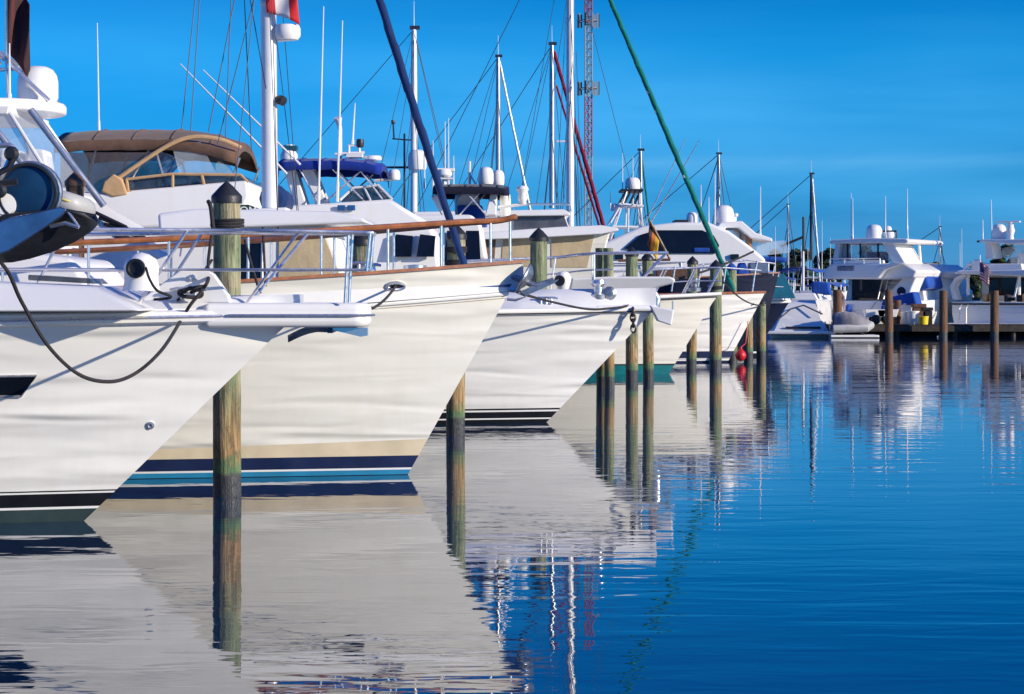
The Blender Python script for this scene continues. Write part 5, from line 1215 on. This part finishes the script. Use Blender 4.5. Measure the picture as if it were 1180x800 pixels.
part('aft_glazing', MB().box(X9(1118), X9(1176), Y9 + 2.93, Y9 + 2.98, Z9(341), Z9(319)), 'glass', f2, smooth=False)
for px in (1112, 1174): part('aft_pillar', MB().tube([(X9(px), Y9 + .5, Z9(340)), (X9(px), Y9 + .5, Z9(314))], .07, 8), 'fit', f2)
part('side_wing', MB().loft([[(X9(1094), y, Z9(346)), (X9(1090), y, Z9(330)), (X9(1096), y, Z9(320)), (X9(1108), y, Z9(314)), (X9(1112), y, Z9(318)), (X9(1100), y, Z9(323)), (X9(1096), y, Z9(332)), (X9(1101), y, Z9(346))] for y in (Y9 + .4, Y9 + 1.0)]), 'fit', f2, bevel=.03)
part('bridge_deck', quadprism(q9((1100, 315), (1106, 311), (1220, 310), (1222, 317), (1180, 318)), Y9 - .2, Y9 + 9), 'fit', f2, bevel=.06)
part('bridge_coaming', quadprism(q9((1112, 312), (1118, 300), (1140, 303), (1176, 303), (1178, 312)), Y9 + .6, Y9 + 1), 'fit', f2, bevel=.05)
for a, c in ((1113, 301), (1116, 298)): part('bridge_seat', MB().box(X9(a + 2), X9(a + 11), Y9 + .5 + (c - 298) * .3, Y9 + 1, Z9(311), Z9(c)), 'fit', f2, bevel=.06)
part('dinghy_davit', MB().tube([(X9(1106), Y9 + .6, Z9(312)), (X9(1112), Y9 + .6, Z9(304)), (X9(1128), Y9 + .6, Z9(299))], .08, 8), 'fit', f2)
part('arch_leg', MB().loft([[(X9(1128), y, Z9(276)), (X9(1135), y, Z9(275)), (X9(1139), y, Z9(296)), (X9(1129), y, Z9(297))] for y in (Y9 + 1, Y9 + 2.4)]), 'fit', f2, bevel=.04)
tp2 = part('hard_top', quadprism(q9((1124, 277), (1128, 273.5), (1160, 274), (1222, 274), (1222, 278), (1160, 280)), Y9 + .6, Y9 + 6), 'fit', f2, bevel=.04)
part('under_cover', quadprism(q9((1140, 294), (1142, 284), (1158, 281), (1216, 281), (1216, 300), (1160, 300)), Y9 + 2, Y9 + 5), 'vinyl', f2)
part('helm_seat', MB().box(X9(1150), X9(1158), Y9 + 2.2, Y9 + 3, Z9(306), Z9(295)), 'fit', f2, bevel=.05)
part('helm_seat', MB().box(X9(1164), X9(1176), Y9 + 1.6, Y9 + 2.4, Z9(308), Z9(290)), 'fit', f2, bevel=.05)
satdome(tp2, (X9(1138), Y9 + 2, Z9(274)), .32, .72); satdome(tp2, (X9(1180), Y9 + 2, Z9(274)), .36, .75)
rp = part('radar_pedestal', MB().lathe([(.16, 0), (.13, .2), (.2, .4), (.13, .6), (.16, .78), (0, .8)], (X9(1155), Y9 + 1.6, Z9(274)), seg=16), 'fit', tp2)
part('open_array', MB().box(X9(1138), X9(1167), Y9 + 1.5, Y9 + 1.7, Z9(253.5), Z9(251.5)), 'fit', rp, bevel=.03)
whip(tp2, (X9(1126), Y9 + 1, Z9(276)), (X9(1126), Y9 + 1, Z9(250)), .03); whip(tp2, (X9(1121), Y9 + 3, Z9(276)), (X9(1120), Y9 + 3, Z9(224)), .03)
part('antenna_bracket', MB().tube([(X9(1119), Y9 + 1, Z9(276)), (X9(1132), Y9 + 1, Z9(276))], .05, 6), 'wire', tp2)
fp = part('flag_pole', MB().tube([(X9(1133), Y9 - .25, Z9(315)), (X9(1133), Y9 - .3, Z9(293))], .03, 6), 'alu', f2)
flag(fp, (X9(1133), Y9 - .3, Z9(301)), (X9(1133), Y9 - .3, Z9(322)), Vector((.42, 0, -.16)), F_US, 'flag', .06, 8, .12)
mb = MB()
for px in (1110, 1118): mb.tube([(X9(px), Y9 - .5, -.4), (X9(px), Y9 - .5, Z9(356)), (X9(px), Y9 - .2, Z9(352))], .03, 6)
for z in (0, .3, .6, .9): mb.tube([(X9(1110), Y9 - .5, z), (X9(1118), Y9 - .5, z)], .025, 6)
part('boarding_ladder', mb, 'steel', f2)
for px in (1124, 1132, 1150, 1165, 1172): part('cockpit_seat', MB().box(X9(px), X9(px + 5), Y9 + 1.2, Y9 + 1.8, 1.4, Z9(341 - (px % 3))), 'navycanvas' if px % 4 else 'tan', f2, bevel=.05)
part('cockpit_rail', MB().tube([(X9(1176), Y9 + .3, Z9(315)), (X9(1170), Y9 + .3, Z9(342))], .05, 6), 'alu', f2)

f2.rotation_euler.z = math.radians(-29); f2.location.y += 2.6; f2.location.x += .5
# ---- things on and by the far dock
dg = thing('covered_dinghy', 'dinghy under a pale grey fitted cover, drawn up at the dock end', 'dinghy', (WX(982, 87.5), 87.5, .2))
rows = []
for i in range(13):
    f = i / 12; x = WX(960 + 42 * f, 87.5); hgt = .26 + .42 * math.sin(math.pi * min(1, .2 + f * .8)) ** .8 * (1 - .25 * f) ; wd_ = .62 * math.sin(math.pi * (.12 + .82 * (1 - f) ** .8)) ** .6
    rows.append([(x, 87.5 + wd_ * math.cos(a), .42 + hgt * math.sin(a) ** .8 + .03 * math.sin(i * 2.3 + k_)) for k_, a in enumerate([math.pi * j / 10 for j in range(11)])])
part('cover', MB().grid(rows), 'greycover', dg, ang=70)
part('tube', MB().tube([(WX(958, 87.5), 87.0, .36), (WX(996, 87.5), 87.0, .4), (WX(1003, 87.5), 87.5, .5), (WX(996, 87.5), 88.0, .4), (WX(958, 87.5), 88.0, .36)], .17, 10), 'hypalon', dg)
part('chocks', MB().box(WX(964, 87.5), WX(968, 87.5), 87.1, 87.9, .1, .3).box(WX(990, 87.5), WX(994, 87.5), 87.1, 87.9, .1, .3), 'darktimber', dg)
fl = thing('floating_platform', 'low white floating platform under the covered dinghy', 'float', (WX(980, 87.4), 87.4, 0))
part('float', MB().box(WX(955, 87.4), WX(1011, 87.4), 86.9, 88.2, -.15, .12), 'fit', fl, bevel=.04)
part('edge_strip', MB().box(WX(955, 87.4), WX(1011, 87.4), 86.87, 86.9, -.02, .04), 'rubber', fl)
def bucket(px, Y, r, h, mat, label, name='bucket'):
    o = thing(name, label, 'bucket', (WX(px, Y), Y, DZ))
    part('pail', MB().lathe([(r * .85, 0), (r, h), (r * 1.06, h), (r * 1.06, h * .92), (r * .94, h * .92), (r * .8, .03), (0, .03)], (WX(px, Y), Y, DZ + .004), seg=18), mat, o)
    part('handle', MB().tube([(WX(px, Y) + r * math.cos(a), Y - .02, DZ + h * .95 - r * .5 * math.sin(a)) for a in [math.pi * k_ / 8 for k_ in range(9)]], .012, 6), 'galv', o)
bucket(1064, 89.5, .22, .34, 'yellow', 'yellow bucket standing on the far dock')
bucket(1052, 90.1, .26, .55, 'fit', 'white tub standing left of the yellow bucket', 'tub')
bucket(1044, 90.3, .22, .5, 'fit', 'white tub leaning by the short dock piling', 'tub')
for px, w, h, mat, lb in ((1059, .5, .85, 'darkteak', 'brown locker box behind the yellow bucket'), (1068, .4, .7, 'rubber', 'dark grey locker right of the yellow bucket'), (1010, .6, .45, 'fit', 'low white dock box in front of the flybridge yacht stern')):
    o = thing('dock_box', lb, 'dock box', (WX(px, 90.6), 90.6, DZ), 'boxes on the far dock')
    x = WX(px, 90.6)
    part('box', MB().box(x - w / 2, x + w / 2, 90.4, 90.9, DZ + .003, DZ + h * .8), mat, o, bevel=.02)
    part('lid', MB().box(x - w / 2 - .03, x + w / 2 + .03, 90.36, 90.94, DZ + h * .8 + .004, DZ + h), mat, o, bevel=.03)
# bicycles and rails on the dock read as thin pale frames: two folded dock carts
for px, lb in ((1022, 'pale folded dock cart behind the taller piling'), (1008, 'pale dock cart beside the low white box')):
    o = thing('dock_cart', lb, 'cart', (WX(px, 90.1), 90.1, DZ), 'dock carts'); x = WX(px, 90.1)
    part('tray', MB().prism([(x - .4, DZ + .3), (x - .45, DZ + .62), (x + .45, DZ + .62), (x + .35, DZ + .3)], 90.1, .28), 'fit', o, bevel=.03)
    part('handle', MB().tube([(x + .4, 89.9, DZ + .55), (x + .75, 89.9, DZ + .85), (x + .75, 90.3, DZ + .85), (x + .4, 90.3, DZ + .55)], .02, 6), 'steel', o)
    for sd in (-1, 1): part('wheel', MB().lathe([(.16, -.03), (.2, -.02), (.2, .02), (.16, .03)], (x, 90.1 + sd * .32, DZ + .205), (0, 1, 0), 18), 'rubber', o)

# ---- far clutter of small boats between the rows
far = [(893, 118, 2.6, 'white2', 'greycover', 'small far boat under a grey cover left of the grey mast'), (872, 104, 3.0, 'white2', 'royal', 'small far boat with a dark blue cover beyond the navy bow'),
       (915, 106, 2.4, 'white2', 'midblue', 'small white far boat with a bright blue cover'), (944, 109, 2.2, 'white', 'midblue', 'small far boat with a white hull and bright blue bimini by the sport yacht'),
       (928, 121, 2.6, 'white2', 'greycover', 'small far boat with a sagging grey awning'), (862, 116, 2.6, 'white', 'midblue', 'small far boat with white cabin and blue canvas past the arch yacht'), (903, 124, 2.4, 'white', 'brown', 'small far boat with a brown awning below the trees'),
       (954, 119, 2.2, 'white2', 'tealcanvas', 'small far boat with a teal awning left of the flybridge yacht'), (1084, 120, 2.2, 'white', 'greycover', 'small far boat with a pale grey awning between the two big sterns'),
       (1078, 111, 2.6, 'white2', 'midblue', 'small far boat with blue canvas between the two big sterns')]
for i, (px, Y, L, mat, cov, lb) in enumerate(far):
    o = thing('small_boat', lb, 'boat', (WX(px, Y), Y, 0), 'small boats in the far berths'); x = WX(px, Y)
    w = L * .42
    stern_hull(o, x - w, x + w, Y, 6.5, .95 + .1 * (i % 3), mat)
    part('cabin', MB().loft([[(x - w * .7, y, .9), (x + w * .7, y, .9), (x + w * .55, y, zz), (x - w * .55, y, zz)] for y, zz in ((Y + 1.8, 1.9), (Y + 4.4, 1.7))]), 'fit', o, bevel=.08)
    zc = 2.3 + .35 * (i % 3)
    rows = [[(x + w * .9 * g, Y + .3 + 2.4 * f, zc - .16 * abs(g) ** 2 - .1 * (f - .5) ** 2 + .05 * math.sin(i + 5 * f)) for g in (-1, -.6, -.2, .2, .6, 1)] for f in (0, .25, .5, .75, 1)]
    part('awning', MB().grid(rows), cov, o, solid=.04)
    for sd in (-1, 1):
        for yy in (Y + .4, Y + 2.6): part('awning_pole', MB().tube([(x + sd * w * .85, yy, .9), (x + sd * w * .85, yy, zc - .15)], .03, 6), 'steel', o)
    part('cockpit_cover', MB().prism([(x - w * .85, .95), (x - w * .6, 1.3), (x + w * .5, 1.35), (x + w * .85, .95)], Y + .7, .6), cov, o, bevel=.06)
    part('outboard', MB().prism([(x - .2, .3), (x - .24, 1.15), (x - .12, 1.4), (x + .14, 1.4), (x + .24, 1.15), (x + .16, .3)], Y - .25, .22), 'rubber' if i % 2 else 'fit', o, bevel=.05)
    o.rotation_euler.z = math.radians(-25)
    whip(o, (x + w * .5, Y + 3, 1.8), (x + w * .5, Y + 3, 4.4 + (i % 3) * .5), .025)
sailboat('sailing_yacht', 'far small sailing boat with a short pale mast under the leaning dark pole', 122, 908, 236, 305, 7, 1.2, 'white', 925, .06, ((.6, .4),), 'midblue')
sailboat('sailing_yacht', 'far small sailing boat with a bare mast between the two big sterns', 124, 1083, 262, 312, 7, 1.2, 'white', 1094, .06, ((.6, .4),), 'greycover')
# free standing poles far behind
for px, t_, Y, lb in ((926, 250, 120, 'short dark mooring post with a flat head in front of the trees'),):
    o = thing('channel_marker', lb, 'post', (WX(px, Y), Y, 0))
    part('post', MB().tube([(WX(px, Y), Y, -.5), (WX(px, Y), Y, WZ(t_, Y))], .075, 8), 'rubber', o)
    part('arm', MB().tube([(WX(900, Y), Y, WZ(284, Y)), (WX(px, Y), Y, WZ(273, Y))], .07, 8), 'rubber', o)

# ---- cell tower
YC = 330
ct = thing('radio_tower', 'tall red and grey lattice tower carrying two rings of aerials', 'tower', (WX(678, YC), YC, 0))
cx = WX(678, YC); hw = .62
def lattice(z0, z1):
    mb = MB(); n = max(1, round((z1 - z0) / 1.25)); cs = [(cx + hw * math.cos(a), YC + hw * math.sin(a)) for a in (math.pi / 2, math.pi * 7 / 6, math.pi * 11 / 6)]
    for x, y in cs: mb.tube([(x, y, z0), (x, y, z1)], .10, 6)
    for i in range(n):
        a, b_ = z0 + (z1 - z0) * i / n, z0 + (z1 - z0) * (i + 1) / n
        for k_ in range(3):
            p, q_ = cs[k_], cs[(k_ + 1) % 3]
            mb.tube([(p[0], p[1], a), (q_[0], q_[1], b_)], .05, 4); mb.tube([(p[0], p[1], b_), (q_[0], q_[1], b_)], .04, 4)
    return mb
zc = lambda py: WZ(py, YC)
cuts = [(300, 190, 'tower_red'), (190, 110, 'tower_red'), (110, 94, 'tower_white'), (94, 30, 'tower_white'), (30, 12, 'tower_white'), (12, -40, 'tower_red')]
part('lattice_section', lattice(.5, zc(250)), 'tower_white', ct)
for a, b_, mt in ((250, 180, 'tower_white'), (180, 112, 'tower_red'), (112, 28, 'tower_white'), (28, -45, 'tower_red')): part('lattice_section', lattice(zc(a), zc(b_)), mt, ct)
for py in (102, 24):
    rg = part('aerial_ring', MB().tube([(cx + 1.45 * math.cos(a), YC + 1.45 * math.sin(a), zc(py)) for a in [2 * math.pi * k_ / 18 for k_ in range(19)]], .07, 6), 'tower_white', ct)
    for k_ in range(9):
        a = 2 * math.pi * k_ / 9 + .2
        part('aerial', MB().box(cx + 1.6 * math.cos(a) - .13, cx + 1.6 * math.cos(a) + .13, YC + 1.6 * math.sin(a) - .1, YC + 1.6 * math.sin(a) + .1, zc(py + 7 + k_ % 3), zc(py - 8)), 'tower_white' if k_ % 3 else 'rubber', rg)
    mb = MB()
    for k_ in range(3): mb.tube([(cx, YC, zc(py)), (cx + 1.5 * math.cos(k_ * 2.1), YC + 1.5 * math.sin(k_ * 2.1), zc(py))], .06, 6)
    part('bracket', mb, 'tower_white', rg)

# ---- trees on the far shore
def leaf_mat():
    m, t, b = nt('dark green leaves')
    oi = t.nodes.new('ShaderNodeObjectInfo'); v = tex_coord(t)
    f = noise(t, v, .9, 4)
    t.links.new(ramp(t, f, [(.3, (.014, .028, .012)), (.55, (.028, .052, .018)), (.75, (.06, .085, .03))]), b.inputs['Base Color'])
    b.inputs['Roughness'].default_value = .6; return m
M['leaf'] = leaf_mat()
def tree(px, base_w, top_py, Y, label, low=.35):
    x = WX(px, Y); H = WZ(top_py, Y); wr = base_w * Y / F / 2; rr = random.Random(px)
    o = thing('shore_tree', label, 'tree', (x, Y, .9), 'trees on the far shore')
    tr = MB().tube([(x, Y, .7), (x + .1, Y, H * .4), (x - .05, Y, H * .75)], [.24, .19, .09], 7)
    for k_ in range(5):
        a = rr.uniform(0, 6.28); z = H * rr.uniform(.35, .6); tr.tube([(x, Y, z), (x + wr * .6 * math.cos(a), Y + wr * .6 * math.sin(a), z + H * .2)], [.09, .04], 5)
    part('trunk', tr, 'bark', o)
    mb = MB(); cl_ = []
    for k_ in range(16):
        a = rr.uniform(0, 6.28); q_ = rr.uniform(.15, .85); z = rr.uniform(low * .5, .9)
        prof = math.sqrt(max(.12, 1 - ((z - .55) / .55) ** 2))
        cl_.append((x + wr * q_ * prof * math.cos(a), Y + wr * q_ * prof * math.sin(a), H * z, wr * rr.uniform(.26, .46)))
    for _ in range(2400):
        c = rr.choice(cl_); u = Vector((rr.gauss(0, 1), rr.gauss(0, 1), rr.gauss(0, .8))).normalized() * c[3] * rr.uniform(.55, 1.12)
        p = Vector(c[:3]) + u; s_ = rr.uniform(.16, .36); d1 = Vector((rr.gauss(0, 1), rr.gauss(0, 1), rr.gauss(0, .6))).normalized(); d2 = d1.orthogonal().normalized()
        mb.add([p - d1 * s_, p + d2 * s_ * .6, p + d1 * s_, p - d2 * s_ * .6], [(0, 1, 2, 3)])
    part('crown', mb, 'leaf', o, smooth=False)
for a in ((896, 27, 283, 230, 'bushy tree behind the dark pole at the end of the yacht row'), (919, 31, 282, 236, 'round tree left of the dark far mast'), (948, 33, 283, 228, 'round tree right of the dark far mast'),
          (968, 26, 289, 240, 'low tree half hidden by the flybridge yacht'), (1000, 34, 281, 232, 'tree seen through the clear enclosure of the flybridge yacht'), (1072, 32, 302, 200, 'low broad tree between the two big sterns'), (1090, 28, 304, 206, 'lower tree beside the right hand yacht wing'),
          (1157, 46, 278, 215, 'tree behind the hard top at the right edge'), (695, 34, 250, 190, 'tree behind the fishing boat tower'), (1122, 30, 306, 210, 'small tree behind the right hand flybridge'), (1180, 40, 290, 225, 'tree cut by the right edge'), (1035, 30, 296, 235, 'tree behind the sunlit arch')):
    tree(*a)

# ---- low woods far behind the harbour: nobody could count them
mb = MB(); rr = random.Random(5)
for _ in range(9000):
    x = rr.uniform(-70, 110); hgt = 2.3 + 1.1 * math.sin(x * .21) + .9 * math.sin(x * .53 + 1) + .5 * math.sin(x * 1.3)
    z = .9 + max(.6, hgt) * rr.uniform(.0, 1) ** .7; s_ = rr.uniform(.2, .5)
    p = Vector((x, 282 + rr.uniform(-5, 5), z)); d1 = Vector((rr.gauss(0, 1), rr.gauss(0, 1), rr.gauss(0, .6))).normalized(); d2 = d1.orthogonal().normalized()
    mb.add([p - d1 * s_, p + d2 * s_ * .7, p + d1 * s_, p - d2 * s_ * .7], [(0, 1, 2, 3)])
o = part('far_undergrowth', mb, 'leaf', None, smooth=False); o['kind'] = 'stuff'; o['label'] = 'low dark scrub along the far shore behind the boats'; o['category'] = 'undergrowth'
